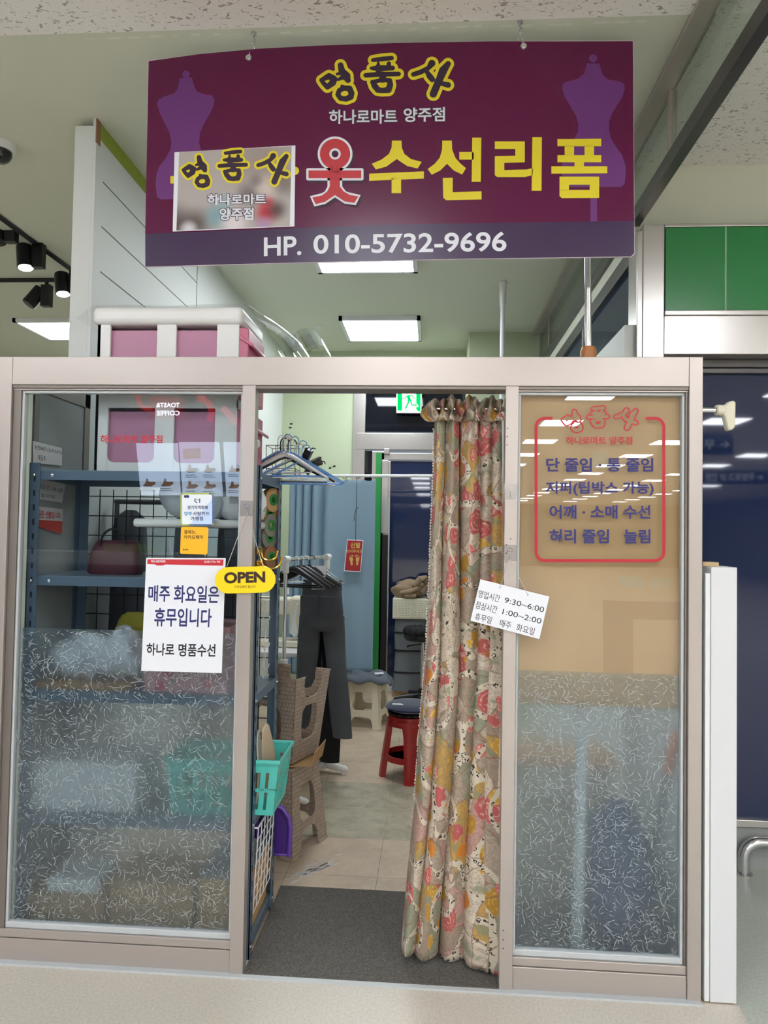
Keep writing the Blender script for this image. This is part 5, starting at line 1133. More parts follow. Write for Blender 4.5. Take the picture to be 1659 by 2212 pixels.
def hanger(name, label, cat, c, rz, w_, r, mm, hookm=None, group=None, flat=False, tilt=0.0):
    t = thing(name, label, cat, c, rz, group); t.rotation_euler = (tilt, 0, rz)
    m = MB(); h = w_ * .30
    if flat: m.tube([(-w_ / 2, 0, -h), (-w_ * .3, 0, -h * .62), (-w_ * .08, 0, -h * .2), (0, 0, -h * .12), (w_ * .08, 0, -h * .2), (w_ * .3, 0, -h * .62), (w_ / 2, 0, -h)], [r * .7, r * 1.2, r * 1.5, r * 1.5, r * 1.5, r * 1.2, r * .7], 8); m.tube([(-w_ * .42, 0, -h * 1.02), (w_ * .42, 0, -h * 1.02)], r * .45, 6)
    else: m.tube([(0, 0, -.01), (-w_ * .1, 0, -h * .25), (-w_ / 2, 0, -h), (-w_ * .47, 0, -h * 1.05), (w_ * .47, 0, -h * 1.05), (w_ / 2, 0, -h), (w_ * .1, 0, -h * .25), (0, 0, -.01)], r, 6)
    m.build('body', mm, t)
    k = MB(); k.tube([(0, 0, -h * .12), (0, 0, .02)] + [(.018 - .018 * cos(a) - 0.0, 0, .035 + .022 * sin(a)) for a in [radians(x) for x in range(0, 200, 20)]], .0022 if not flat else .003, 6); k.build('hook', hookm or mm, t)
    return t
def hanger_pile():
    t = thing('wire_rack', 'small grey wire rack full of hangers on top of the shelf end', 'wire rack', (-.56, .50, 1.79)); m = MB()
    a, b, c, d = aty(575, 962, .50), aty(637, 962, .50), aty(637, 1012, .50), aty(575, 1012, .50)
    for dy in (0, .12): m.tube([p + Vector((0, dy, 0)) for p in (a, b, c, d, a)], .0024, 5)
    for u in (0, .33, .66, 1): m.tube([a.lerp(b, u), a.lerp(b, u) + Vector((0, .12, 0))], .002, 5); m.tube([d.lerp(c, u), d.lerp(c, u) + Vector((0, .12, 0))], .002, 5); m.tube([d.lerp(c, u), a.lerp(b, u)], .0018, 5)
    for dy in (.005, .115): m.tube([d + Vector((0, dy, 0)), Vector((d.x, d.y + dy, 1.806))], .0024, 5); m.tube([c + Vector((0, dy, 0)), Vector((c.x, c.y + dy, 1.806))], .0024, 5)
    m.build('wires', 'steel', t, world=True)
    L = (('blue', 'hanger_blue', 612, 967, .44, .38, 0.0040, False, .10, 'front pale blue wire hanger in the pile on the shelf end'), ('blue', 'hanger_blue', 628, 972, .47, .36, .0040, False, -.14, 'middle pale blue wire hanger in the pile'), ('blue', 'hanger_blue', 645, 980, .50, .40, .004, False, .3, 'rear pale blue wire hanger, reaching furthest right'),
         ('white', 'hanger_white', 616, 975, .42, .36, .006, True, .05, 'thick white hanger at the front of the pile'), ('black', 'hanger_black', 622, 978, .46, .40, .006, True, .12, 'black plastic hanger under the white one'), ('white', 'hanger_white', 600, 969, .53, .34, .003, False, -.3, 'thin white hanger at the back left of the pile'), ('grey', 'steel', 640, 986, .55, .38, .0024, False, .45, 'grey wire hanger at the back right of the pile'),
         ('grey', 'steel', 610, 972, .41, .40, .0022, False, -.05, 'thin grey wire hanger right at the front of the pile'), ('blue', 'hanger_blue', 652, 990, .45, .34, .004, False, .0, 'low blue wire hanger nearest the blue-grey curtain'), ('white', 'hanger_white', 636, 984, .49, .36, .004, False, .2, 'thin white hanger in the middle of the pile'), ('black', 'hanger_black', 606, 974, .51, .36, .008, True, .0, 'black plastic hanger at the back of the pile'))
    for n, mm, px, py, y, w_, r, fl, rz, l in L: hanger('clothes_hanger', l, 'hanger', aty(px, py, y), rz, w_, r, mm, None, 'hangers piled on the shelf end', fl)
    for i, (px, py, y, l) in enumerate(((664, 985, .52, 'navy and black trouser clip at the right of the hanger pile'), (672, 1012, .53, 'black clip lowest at the right of the hanger pile'), (680, 1002, .56, 'grey clip bundle right of the hangers'))):
        c = aty(px, py, y); m = MB(); m.box(-.012, .012, -.02, .02, -.03, .03); m.box(-.02, -.013, -.015, .015, -.02, .035); m.tube([(0, 0, .03), (.008, 0, .045), (.02, 0, .045)], .003, 6); o = m.build('trouser_clip', 'clip_black' if i < 2 else 'steel_dark', None, smooth=0, bevel=.003); o.location = c; o.rotation_euler = (.3, .5 + .3 * i, .4 * i); tag(o, l, 'clip')
hanger_pile()

# ------------------------------------------------------------------ rolling garment rack with trousers
mat('jeans_grey', (76, 78, 84), 0.9, vary=0.15, vscale=7, bump=0.1, scale=200); mat('trousers_black', (18, 18, 20), 0.9)
N0, N1 = Vector((-.70, 1.60, 0)), Vector((-.545, 2.20, 0)); RD = (N1 - N0).normalized(); RX = Vector((RD.y, -RD.x, 0)); RANG = math.atan2(RX.y, RX.x)
def garment_rack():
    t = thing('garment_rack', 'white and chrome standing clothes rack holding black hangers and grey jeans', 'clothes rack', (N0 + N1) / 2)
    for N in (N0, N1):
        m = MB(); m.tube([N + Vector((0, 0, .06)), N + Vector((0, 0, .82))], .0165, 12, 0); m.tube([N + Vector((0, 0, .82)), N + Vector((0, 0, 1.38))], .0115, 12, 1); m.lathe([(.018, .76), (.024, .765), (.024, .83), (.016, .835)], c=N, n=14, mi=0); m.build('post', ['white_metal', 'chrome'], t, world=True)
        m = MB(); hub = N + Vector((0, 0, .06)); m.tube([hub - RD * .028, hub + RD * .028], .042, 20)
        for s in (-1, 1): a = hub + RX * (.02 * s) + Vector((0, 0, -.006)); b = hub + RX * (.155 * s) + Vector((0, 0, -.026)); m.tube([a, b, b + RX * (.018 * s) - Vector((0, 0, .003))], [.026, .021, .010], 12); m.lathe([(.018, .0), (.018, .02)], c=hub + RX * (.145 * s) - Vector((0, 0, .06)), n=12)
        m.build('foot', 'white_plastic', t, world=True)
        m = MB(); e = N + Vector((0, 0, 1.41)); m.tube([e - RD * .03, e + RD * .03], .021, 14); m.tube([e, e - Vector((0, 0, .08))], .019, 14); m.build('corner_joint', 'white_plastic', t, world=True)
    m = MB(); m.tube([N0 + Vector((0, 0, 1.41)), N1 + Vector((0, 0, 1.41))], .0115, 12); m.build('top_bar', 'chrome', t, world=True)
    m = MB(); m.tube([N0 + Vector((0, 0, .06)), N1 + Vector((0, 0, .06))], .015, 12); m.build('bottom_bar', 'white_metal', t, world=True)
    for i, (s, w_, l) in enumerate(((.10, .40, 'nearest black plastic hanger on the rack bar'), (.17, .42, 'second black plastic hanger on the rack bar'), (.24, .40, 'third black plastic hanger on the rack bar'), (.33, .42, 'fourth black plastic hanger, on the middle of the rack bar'))):
        hanger('clothes_hanger', l, 'hanger', N0 + RD * s + Vector((0, 0, 1.368)), RANG + .05 * i, w_, .012, 'hanger_black', 'white_metal' if i < 3 else 'hanger_black', 'black hangers on the garment rack', True)
    for i, s in enumerate((.40, .47)): hanger('clothes_hanger', ('clear trouser hanger on the rack, nearer of two', 'clear trouser hanger on the rack holding the grey jeans')[i], 'hanger', N0 + RD * s + Vector((0, 0, 1.365)), RANG, .36, .004, 'chrome', None, 'trouser hangers on the garment rack')
    def trousers(s, z0, ln, wx, mm, label, split, wd, dx=0.0):
        c = N0 + RD * s; t = thing('jeans' if mm == 'jeans_grey' else 'trousers', label, 'trousers', c + RX * .03); m = MB(); Z = Vector((0, 0, 1)); o = c + RX * (.05 + dx)
        R = RANG; rr = random.Random(int(s * 100))
        m.loft([(o + Z * z0, wx * .50, .035, R), (o + Z * (z0 - .05), wx * .52, .042, R), (o + Z * (z0 - .16), wx * .56, .055, R), (o + Z * (z0 - .26), wx * .55, .058, R), (o + Z * (z0 - .30), wx * .45, .05, R)], 24)
        for sd in (-1, 1):
            rings = []
            for k in range(11):
                u = k / 10; z = z0 - .20 - (ln - .20) * u; off = sd * wx * .27 + (sd * split + .012) * u ** 1.2; w2 = wx * .29 - (wx * .29 - wd) * min(1, u * 1.3) + .004 * sin(9 * u + sd)
                rings.append((o + RX * off + RD * (.02 * sin(3 * u + sd)) + Z * z, w2, .048 - .012 * u, R + .1 * sd * u))
            m.loft(rings, 22)
        m.build('cloth', mm, t, smooth=80, world=True)
        m = MB(); m.loft([(o + Z * (z0 + .018), wx * .505, .037, R), (o + Z * (z0 - .022), wx * .525, .042, R)], 24); m.build('waistband', mm, t, smooth=80, world=True)
        if mm == 'jeans_grey':
            m = MB()
            for sd in (-1, 1):
                q = o + RX * (sd * wx * .26) - RD * .060 + Z * (z0 - .14); m.prism([q + RX * a + Z * b for a, b in ((-.055, .06), (.055, .06), (.055, -.05), (0, -.08), (-.055, -.05))], RD * .02)
            m.build('pocket', mm, t, smooth=0, bevel=.003, world=True)
    trousers(.42, 1.25, .95, .255, 'jeans_grey', 'dark grey jeans hanging on the clothes rack', .085, .064)
    trousers(.55, 1.22, 1.12, .27, 'trousers_black', 'black trousers hanging behind the dark grey jeans', .0, .066, -.055)
    c = N0 + RD * .36 + RX * .06 + Vector((0, -.03, 1.30)); m = MB(); m.prism([c + RX * a + Vector((0, 0, b)) for a, b in ((-.045, .06), (.045, .065), (.042, -.08), (-.048, -.085))], (0, .0012, 0)); o = m.build('paper_label', 'paper', None, smooth=0); tag(o, 'small white paper slip pinned to the jeans on the rack', 'paper')
garment_rack()

# ------------------------------------------------------------------ plastic stools
def rattan_mat():
    m = mat('rattan', (160, 142, 126), 0.5); nt = m.node_tree; b = nt.nodes['Principled BSDF']
    tc = nt.nodes.new('ShaderNodeTexCoord'); mp = nt.nodes.new('ShaderNodeMapping'); mp.inputs['Rotation'].default_value = (radians(90), 0, 0); mp.inputs['Scale'].default_value = (1, 1, 1)
    sx = nt.nodes.new('ShaderNodeSeparateXYZ'); ad = nt.nodes.new('ShaderNodeMath'); ad.operation = 'ADD'; cb = nt.nodes.new('ShaderNodeCombineXYZ')
    nt.links.new(tc.outputs['Object'], sx.inputs[0]); nt.links.new(sx.outputs[0], ad.inputs[0]); nt.links.new(sx.outputs[1], ad.inputs[1]); nt.links.new(ad.outputs[0], cb.inputs[0]); nt.links.new(sx.outputs[2], cb.inputs[1])
    br = nt.nodes.new('ShaderNodeTexBrick'); br.inputs['Scale'].default_value = 1.0; br.inputs['Color1'].default_value = rgb(188, 169, 153); br.inputs['Color2'].default_value = rgb(174, 156, 140); br.inputs['Mortar'].default_value = rgb(160, 143, 128); nt.links.new(br.outputs['Color'], b.inputs['Base Color'])
    for k, v in (('Brick Width', .020), ('Row Height', .020), ('Mortar Size', .0020), ('Mortar Smooth', 1.0)): br.inputs[k].default_value = v
    nt.links.new(cb.outputs[0], br.inputs['Vector']); bp = nt.nodes.new('ShaderNodeBump'); bp.inputs['Strength'].default_value = .9; bp.inputs['Distance'].default_value = .004; bp.invert = True
    nt.links.new(br.outputs['Fac'], bp.inputs['Height']); nt.links.new(bp.outputs[0], b.inputs['Normal'])
rattan_mat(); mat('cream_plastic', (226, 218, 196), 0.4)
def square_stool(t, a, b, H, mm, notch, arch, lw, holes=False, corner=.3):
    # four side panels with an open foot notch and a closed arch; panels join into corner legs
    m = MB(); th = .006
    for q in range(4):
        Rm = Matrix.Rotation(q * pi / 2, 4, 'Z')
        def P(s, z, d=0): w_ = b + (a - b) * z / H; return Rm @ Vector((s * w_, -(w_ - d), z))
        def strip(pts): A = [P(s, z) for s, z in pts]; B = [P(s, z, th) for s, z in pts]; n = len(A); m.add(A + B, [list(range(n))[::-1], list(range(n, 2 * n))] + [[i, (i + 1) % n, n + (i + 1) % n, n + i] for i in range(n)])
        l = 1 - lw
        strip([(-1, 0), (-l, 0), (-l, H), (-1, H)]); strip([(l, 0), (1, 0), (1, H), (l, H)])
        z0, z1, z2 = notch, arch[0], arch[1]
        strip([(-l, z0 - .05), (-l + .10, z0 - .012), (-l + .25, z0), (l - .25, z0), (l - .10, z0 - .012), (l, z0 - .05), (l, z1), (-l, z1)])
        c = .18
        strip([(-l, z1), (-l + c, z1), (-l + .03, z1 + .02), (-l, z1 + .05)]); strip([(l, z1), (l, z1 + .05), (l - .03, z1 + .02), (l - c, z1)])
        strip([(-l, z2 - .06), (-l + .04, z2 - .022), (-l + c, z2), (-l, z2)]); strip([(l, z2 - .06), (l, z2), (l - c, z2), (l - .04, z2 - .022)])
        strip([(-l, z2), (l, z2), (l, H), (-l, H)])
        # thin rolled edge round the foot
        for s0, s1 in ((-1, -l), (l, 1)): m.tube([P(s0, 0.003), P(s1, 0.003)], .005, 6)
    m.build('side_panels', mm, t, smooth=0, bevel=.003)
    m = MB(); m.box(-a, a, -a, a, H - .008, H + .006); m.build('seat', mm, t, smooth=30, bevel=.008)
def stools():
    rz = radians(-22)
    t = thing('plastic_stool', 'upright taupe rattan-look stool on the floor beside the shelf', 'stool', (-.585, 1.10, 0), rz); square_stool(t, .125, .165, .415, 'rattan', .11, (.15, .32), .52)
    t2 = thing('plastic_stool', 'upside-down taupe rattan-look stool stacked on top with its legs in the air', 'stool', (-.585, 1.10, .862), rz); t2.rotation_euler = (pi, 0, rz); square_stool(t2, .125, .165, .415, 'rattan', .11, (.15, .32), .52)
    m = MB(); A = Matrix.Translation((-.52, 1.02, .432)) @ Matrix.Rotation(rz + .35, 4, 'Z'); 
    m.prism([A @ Vector(p) for p in ((-.06, -.10, 0), (.10, -.08, .005), (.12, .10, .005), (-.06, .12, 0))], (0, 0, .004)); m.prism([A @ Vector(p) for p in ((.10, -.08, .005), (.12, .10, .005), (.135, .11, .085), (.115, -.07, .07))], (.004, 0, 0)); o = m.build('cardboard_piece', 'carton', None, smooth=0); tag(o, 'folded brown cardboard piece wedged between the two rattan stools', 'cardboard')
    t = thing('step_stool', 'cream plastic folding step stool with a grey cloth on it', 'stool', (-.37, 3.44, 0), radians(-12)); square_stool(t, .125, .155, .375, 'cream_plastic', .085, (.14, .28), .40)
    mat('grey_cloth', (98, 106, 116), 0.9, bump=0.3, scale=40); m = MB(); c = Vector((-.36, 3.43, .385))
    def f(u, v):
        x = -.20 + .40 * u; y = -.17 + .34 * v; r = max(abs(x) / .145, abs(y) / .14); dz = -.09 * max(0, r - 1) * 2.0 + .012 * sin(14 * u + 6 * v) + .010 * sin(11 * v)
        return c + Vector((x * (1 - .1 * max(0, r - 1)), y, .022 + dz))
    m.grid(f, 26, 20); o = m.build('cloth', 'grey_cloth', None, smooth=180, solid=.010); tag(o, 'crumpled grey cloth lying on the cream step stool', 'cloth')
    m = MB(); m.prism([c + Vector(p) for p in ((.06, -.10, .042), (.13, -.06, .038), (.12, .0, .04), (.05, -.05, .044))], (0, 0, .003)); o = m.build('paper_scrap', 'paper', None, smooth=0); tag(o, 'white paper scrap on the grey cloth', 'paper')
    # red round stool
    mat('red_plastic', (156, 30, 30), 0.3); mat('red_dark', (120, 20, 22), 0.35); mat('navy_cushion', (20, 31, 66), 0.85, sheen=0.4); mat('gloss_black', (14, 14, 16), 0.15)
    cx, cyy = .022, 2.18; t = thing('round_stool', 'red plastic round stool with a navy cushion in front of the curtain edge', 'stool', (cx, cyy, 0), radians(2)); H = .40
    for q in range(4):
        Rm = Matrix.Rotation(q * pi / 2, 4, 'Z'); m = MB()
        def ring(z, r, wd, d): return [Rm @ Vector(p) for p in ((r, -wd, z), (r + .012, 0, z), (r, wd, z), (r - d, wd, z), (r - d + .016, 0, z), (r - d, -wd, z))]
        L = [ring(0, .188, .036, .034), (ring(.10, .176, .037, .034)), ring(.28, .150, .042, .032), ring(.345, .143, .052, .030), ring(.375, .139, .085, .022)]
        vs = [p for r_ in L for p in r_]; fs = [[j * 6 + k, j * 6 + (k + 1) % 6, (j + 1) * 6 + (k + 1) % 6, (j + 1) * 6 + k] for j in range(4) for k in range(6)] + [list(range(6)), list(range(24, 30))]; m.add(vs, fs); m.build('leg', 'red_plastic', t, smooth=35)
    m = MB(); m.lathe([(.128, .335), (.138, .335), (.143, .385), (.140, .40), (.0, .402), (.0, .39), (.13, .385), (.128, .335)], n=40); m.build('seat', 'red_plastic', t)
    m = MB(); m.lathe([(.152, .118), (.166, .118), (.162, .152), (.149, .152), (.152, .118)], n=40); m.build('stretcher_ring', 'red_plastic', t)
    m = MB(); m.lathe([(.0, .402), (.138, .402), (.150, .412), (.150, .424), (.140, .430), (.0, .431)], n=40); m.build('seat_plate', 'gloss_black', t)
    t = thing('cushion', 'round navy cushion on the red stool', 'cushion', (cx, cyy, .432)); m = MB(); m.lathe([(.0, 0), (.135, .0), (.162, .012), (.163, .022), (.14, .038), (.07, .044), (.0, .045)], n=40); m.build('pad', 'navy_cushion', t); m = MB(); m.box(-.115, -.045, -.075, -.045, .0415, .0435); m.build('care_label', 'paper', t, smooth=0)
stools()
def back_things():
    # black swivel stool
    cx, cyy = .075, 4.12; t = thing('swivel_stool', 'black swivel stool with puffed seat cover half hidden by the curtain', 'stool', (cx, cyy, 0))
    m = MB()
    for k in range(5):
        a = radians(190 + 72 * k); d = Vector((cos(a), sin(a), 0)); m.tube([d * .03 + Vector((0, 0, .10)), d * .25 + Vector((0, 0, .075))], [.03, .02], 10)
    m.tube([(0, 0, .06), (0, 0, .16)], .035, 12); m.build('base', 'black_plastic', t)
    for k in range(5):
        a = radians(190 + 72 * k); d = Vector((cos(a), sin(a), 0)) * .25; m = MB(); T = Matrix.Translation(d + Vector((0, 0, .03))) @ Matrix.Rotation(a, 4, 'Z') @ Matrix.Rotation(radians(90), 4, 'X'); m.lathe([(.012, -.024), (.03, -.022), (.03, -.006), (.018, 0), (.03, .006), (.03, .022), (.012, .024)], n=16, T=T); m.tube([d + Vector((0, 0, .03)), d + Vector((0, 0, .075))], .009, 8); m.build('caster', 'black_plastic', t)
    m = MB(); m.tube([(0, 0, .12), (0, 0, .60)], .017, 12); m.build('column', 'chrome', t); m = MB(); m.tube([(0, 0, .565), (-.12, -.06, .555), (-.14, -.07, .545)], [.006, .006, .011], 8); m.build('lever', 'black_plastic', t)
    m = MB(); m.lathe([(.02, .585), (.15, .60), (.172, .62), (.172, .655), (.15, .66), (0, .66)], n=30); m.build('seat', 'black_plastic', t)
    m = MB()
    for k in range(18): a = 2 * pi * k / 18; m.blob((.15 * cos(a), .15 * sin(a), .685), .034, .034, .040, .1, k, 10, 8)
    m.lathe([(0, .66), (.15, .66), (.14, .71), (.0, .72)], n=24); m.build('seat_cover', mat('black_cloth', (22, 22, 26), 0.8), t)
    # grey fabric tower with a white woven box and a brown bag on it
    y = 4.42; mat('grey_fabric', (112, 116, 122), 0.95, bump=0.15, scale=120); a = aty(849, 1336, y); b = aty(925, 1336, y); z1 = a.z - .004; bl = aty(846, 1490, y)
    t = thing('fabric_hamper', 'tall grey fabric laundry hamper with black straps beside the back door', 'hamper', ((a.x + b.x) / 2, y + .12, 0)); m = MB()
    cx, w_ = (a.x + b.x) / 2, (b.x - a.x) / 2 - .01
    m.loft([((cx, y + .12, .06), w_ * 1.12, .13, 0), ((cx, y + .12, .14), w_ * 1.02, .125, 0), ((cx + .005, y + .12, .4), w_ * .97, .12, 0), ((cx, y + .12, .6), w_, .12, 0), ((cx, y + .12, z1), w_ * .95, .12, 0)], 28, e=.45); m.build('body', 'grey_fabric', t, world=True)
    for z in (.24, .45, .62): m = MB(); m.loft([((cx, y + .12, z - .008), w_ * 1.01, .127, 0), ((cx, y + .12, z + .008), w_ * 1.01, .127, 0)], 28, e=.45); m.build('strap', 'black', t, world=True)
    m = MB(); m.box(cx - w_, cx + w_, y + .02, y + .22, .0, .06); m.build('base', 'carton', t, smooth=0, world=True)
    z2 = aty(849, 1292, y - .02).z; t = thing('woven_box', 'white woven-look plastic box on top of the grey hamper', 'box', (cx, y + .11, z1)); m = MB(); m.box(a.x - .005, b.x - .012, y - .03, y + .24, z1 + .004, z2); m.build('box', 'ivory', t, smooth=0, bevel=.008, world=True)
    m = MB(); nz = 9; nx = 20
    for i in range(nx):
        for j in range(nz):
            x = a.x + .022 + (b.x - a.x - .06) * i / nx; z = z1 + .025 + (z2 - z1 - .05) * j / nz; m.blob((x + (.004 if j % 2 else 0), y - .031, z), .006, .003, .008, nu=6, nv=4)
    m.build('weave', 'ivory', t, world=True)
    t = thing('fabric_bag', 'crumpled brown fabric bag lying on the white woven box', 'bag', (cx, y + .1, z2)); mat('khaki', (150, 128, 104), 0.9, bump=0.2, scale=60); m = MB()
    m.blob((cx - .01, y + .09, z2 + .085), .155, .10, .088, .22, 41, 26, 16, flat=.95); m.build('body', 'khaki', t, world=True)
    m = MB(); m.tube([(cx + .03, y - .0, z2 + .12), (cx + .09, y - .01, z2 + .19), (cx + .13, y + .02, z2 + .20), (cx + .15, y + .05, z2 + .12), (cx + .10, y + .0, z2 + .05)], [.03, .034, .03, .028, .02], 10); m.tube([(cx - .10, y - .02, z2 + .05), (cx, y - .04, z2 + .07), (cx + .07, y - .02, z2 + .10)], [.022, .028, .02], 10); m.tube([(cx - .06, y - .025, z2 + .025), (cx + .05, y - .03, z2 + .03)], .026, 10); m.build('folds', 'khaki', t, world=True)
    # exit sign
    y = 4.58; p = lambda px, py, d=0: aty(px, py, y - d); t = thing('exit_sign', 'lit green and white running-man exit sign above the back door', 'exit sign', p(884, 866)); emitmat('exit_white', (236, 255, 244), 1.7); emitmat('exit_green', (0, 200, 96), 0.75)
    m = MB(); m.prism([p(*q) for q in ((856, 838), (911.5, 838), (910, 892), (856, 891.5))], (0, .05, 0)); m.build('housing', 'white_plastic', t, smooth=0, world=True)
    m = MB(); m.add([p(*q, .001) for q in ((857, 839), (910.5, 839), (909, 891), (857, 890.5))], [(0, 1, 2, 3)]); m.build('face', 'exit_white', t, smooth=0, world=True)
    m = MB(); k = 13.82; P = lambda px, py: p(px, py, .002); o = (840, 820)
    poly(m, [(258, 300), (400, 300), (395, 930), (252, 925)], P, 0, o, k); poly(m, [(815, 300), (950, 300), (945, 955), (890, 955), (815, 890), (812, 815), (880, 815), (880, 770), (815, 700)], P, 0, o, k); poly(m, circ(543, 395, 37), P, 0, o, k)
    for s, w_ in (([(540, 470), (490, 555), (408, 562)], 32), ([(560, 475), (700, 478), (765, 575)], 30), ([(575, 470), (620, 640)], 92), ([(600, 640), (545, 760), (490, 870)], 46), ([(640, 600), (690, 760), (840, 760)], 46), ([(475, 900), (570, 955)], 22)): ribbon(m, [(o[0] + x / k, o[1] + yy / k) for x, yy in s], w_ / k, P)
    m.build('pictogram', 'exit_green', t, smooth=0, world=True)
    # sewing table and machine
    t = thing('sewing_table', 'white sewing table behind the clothes rack', 'table', (-1.0, 2.62, 0)); m = MB(); m.box(-1.38, -.62, 2.32, 2.9, .72, .75); m.build('tabletop', 'white_metal', t, smooth=0, bevel=.004, world=True)
    for x in (-1.33, -.70):
        for yy in (2.38, 2.84): m = MB(); m.box(x - .02, x + .02, yy - .02, yy + .02, 0, .72); m.build('leg', 'steel_dark', t, smooth=0, world=True)
    t = thing('sewing_machine', 'cream sewing machine on the table, half hidden by the rack post', 'sewing machine', (-.95, 2.62, .75)); m = MB(); m.box(-1.28, -.70, 2.52, 2.70, .752, .80); m.build('bed', 'ivory', t, bevel=.012, world=True)
    m = MB(); m.box(-1.28, -1.16, 2.54, 2.69, .80, 1.10); m.box(-1.28, -.72, 2.55, 2.68, .98, 1.10); m.box(-.86, -.70, 2.535, 2.69, .84, 1.11); m.build('arm', 'ivory', t, bevel=.02, world=True)
    m = MB(); m.tube([(-.78, 2.60, .84), (-.78, 2.60, .80)], .008, 8); m.box(-.80, -.76, 2.585, 2.615, .803, .81); m.build('needle_bar', 'chrome', t, world=True)
    m = MB(); m.prism([(-.83, 2.533, .83), (-.80, 2.533, .83), (-.795, 2.533, .87), (-.81, 2.533, .93), (-.795, 2.533, 1.06), (-.81, 2.533, 1.07), (-.835, 2.533, .93), (-.84, 2.533, .87)], (0, -.008, 0)); m.build('thread_lever', 'white_plastic', t, smooth=0, bevel=.002, world=True)
    m = MB(); m.tube([(-.9, 2.62, 1.10), (-.9, 2.62, 1.20)], .006, 6); m.lathe([(.02, 1.12), (.018, 1.18), (.008, 1.185)], c=(-.9, 2.62, 0), n=12); m.build('thread_spool', 'white_plastic', t, world=True)
    # slim white basket with diamond holes
    p0 = aty(676, 1408, 2.75); t = thing('slim_basket', 'slim white plastic basket with diamond holes standing behind the jeans', 'basket', (p0.x - .02, 2.8, 0)); m = MB(); m.prism([(p0.x - .10, 2.72, .34), (p0.x + .02, 2.72, .34), (p0.x + .035, 2.72, p0.z), (p0.x - .115, 2.72, p0.z)], (0, .16, 0)); m.build('body', 'white_plastic', t, smooth=0, bevel=.006, world=True)
    m = MB()
    for zz in (.42, .50, .58, .66):
        for xx in (p0.x - .07, p0.x - .015): m.prism([(xx - .012, 2.7195, zz), (xx, 2.7195, zz + .02), (xx + .012, 2.7195, zz), (xx, 2.7195, zz - .02)], (0, -.0006, 0))
    m.build('diamond_holes', 'carton_dark', t, smooth=0, world=True)
    m = MB(); m.box(p0.x - .16, p0.x + .08, 2.70, 2.95, 0, .335); o = m.build('carton', 'carton_dark', None, smooth=0, bevel=.003); tag(o, 'brown carton under the slim white basket', 'carton')
    # dustpan, white wire basket
    mat('purple', (104, 66, 168), 0.35); mat('purple_dark', (76, 44, 132), 0.4); t = thing('dustpan', 'purple plastic dustpan leaning behind the shelf beside the stool leg', 'dustpan', (-.52, .60, .19)); m = MB()
    P = lambda x, z, y=.545: (x, y, z)
    pan = [(-.585, .185), (-.445, .185), (-.440, .30), (-.447, .345), (-.475, .385), (-.515, .40), (-.555, .385), (-.583, .345), (-.59, .30)]; m.prism([P(*q) for q in pan], (0, .005, 0), 1); m.build('pan', ['purple', 'purple_dark'], t, smooth=0, world=True)
    m = MB(); m.tube([P(q[0], q[1], .537) for q in pan[1:] + pan[:1]], [.010] * 9, 8); m.tube([P(-.585, .19, .537), P(-.445, .19, .537)], .006, 8); m.build('rim', 'purple', t, world=True); m = MB(); m.tube([P(-.515, .40), P(-.515, .46), P(-.515, .62)], [.016, .012, .014], 10); m.build('handle', 'purple', t, world=True)
    t = thing('wire_basket', 'white wire basket hanging at the lower right end of the shelf', 'wire basket', (-.47, .30, .16)); m = MB(); x0 = -.522
    for i in range(6): yy = .15 + i * .055; m.tube([(x0 + .035, yy, .46), (x0 + .02, yy, .14), (x0 - .0, yy, .10)], .0022, 5)
    for j in range(8): z = .14 + j * .045; m.tube([(x0 + .02 + (z - .14) * .047, .14, z), (x0 + .02 + (z - .14) * .047, .435, z)], .0022, 5)
    m.tube([(x0, .14, .46), (x0 + .035, .14, .46), (x0 + .035, .435, .46), (x0, .435, .46)], .0035, 6); m.build('wires', 'white_metal', t, world=True)
back_things()
def right_corner():
    m = MB(); m.blob((.86, .30, .26), .15, .13, .29, .16, 77, flat=.9); tag(m.build('tote_bag', mat('denim', (54, 70, 108), .9), None), 'dark blue bag on the floor behind the frosted right pane', 'bag')
    a, b = aty(1458, 1582, .16), aty(1440, 1668, .18); t = thing('broom', 'broom with orange grip leaning at the right behind the frosted pane', 'broom', (a.x, a.y, 0)); m = MB(); m.tube([a, b], .019, 12); m.build('grip', mat('orange', (226, 108, 60), .5), t, world=True); d = (b - a); e = b + d * (.14 - b.z) / d.z; m = MB(); m.tube([b, e], .011, 10); m.build('stick', 'steel_dark', t, world=True); m = MB(); m.prism([e + Vector(v) for v in ((-.10, -.015, .02), (.10, -.015, .02), (.13, -.02, -.13), (-.13, -.02, -.13))], (0, .03, 0)); m.build('bristles', 'dark_blue_cloth', t, smooth=0, world=True)
    m = MB(); m.box(.52, .92, .62, .92, .45, .60); m.box(.52, .92, .62, .92, .02, .42, 0); tag(m.build('cabinet', 'ivory', None, smooth=0, bevel=.004), 'pale low cabinet seen blurred behind the frosted right pane', 'cabinet'); m = MB(); m.box(.50, .94, .60, .94, .601, .625); tag(m.build('board', 'orange_board', None, smooth=0, bevel=.002), 'tan board on the pale cabinet behind the right pane', 'board')
right_corner()

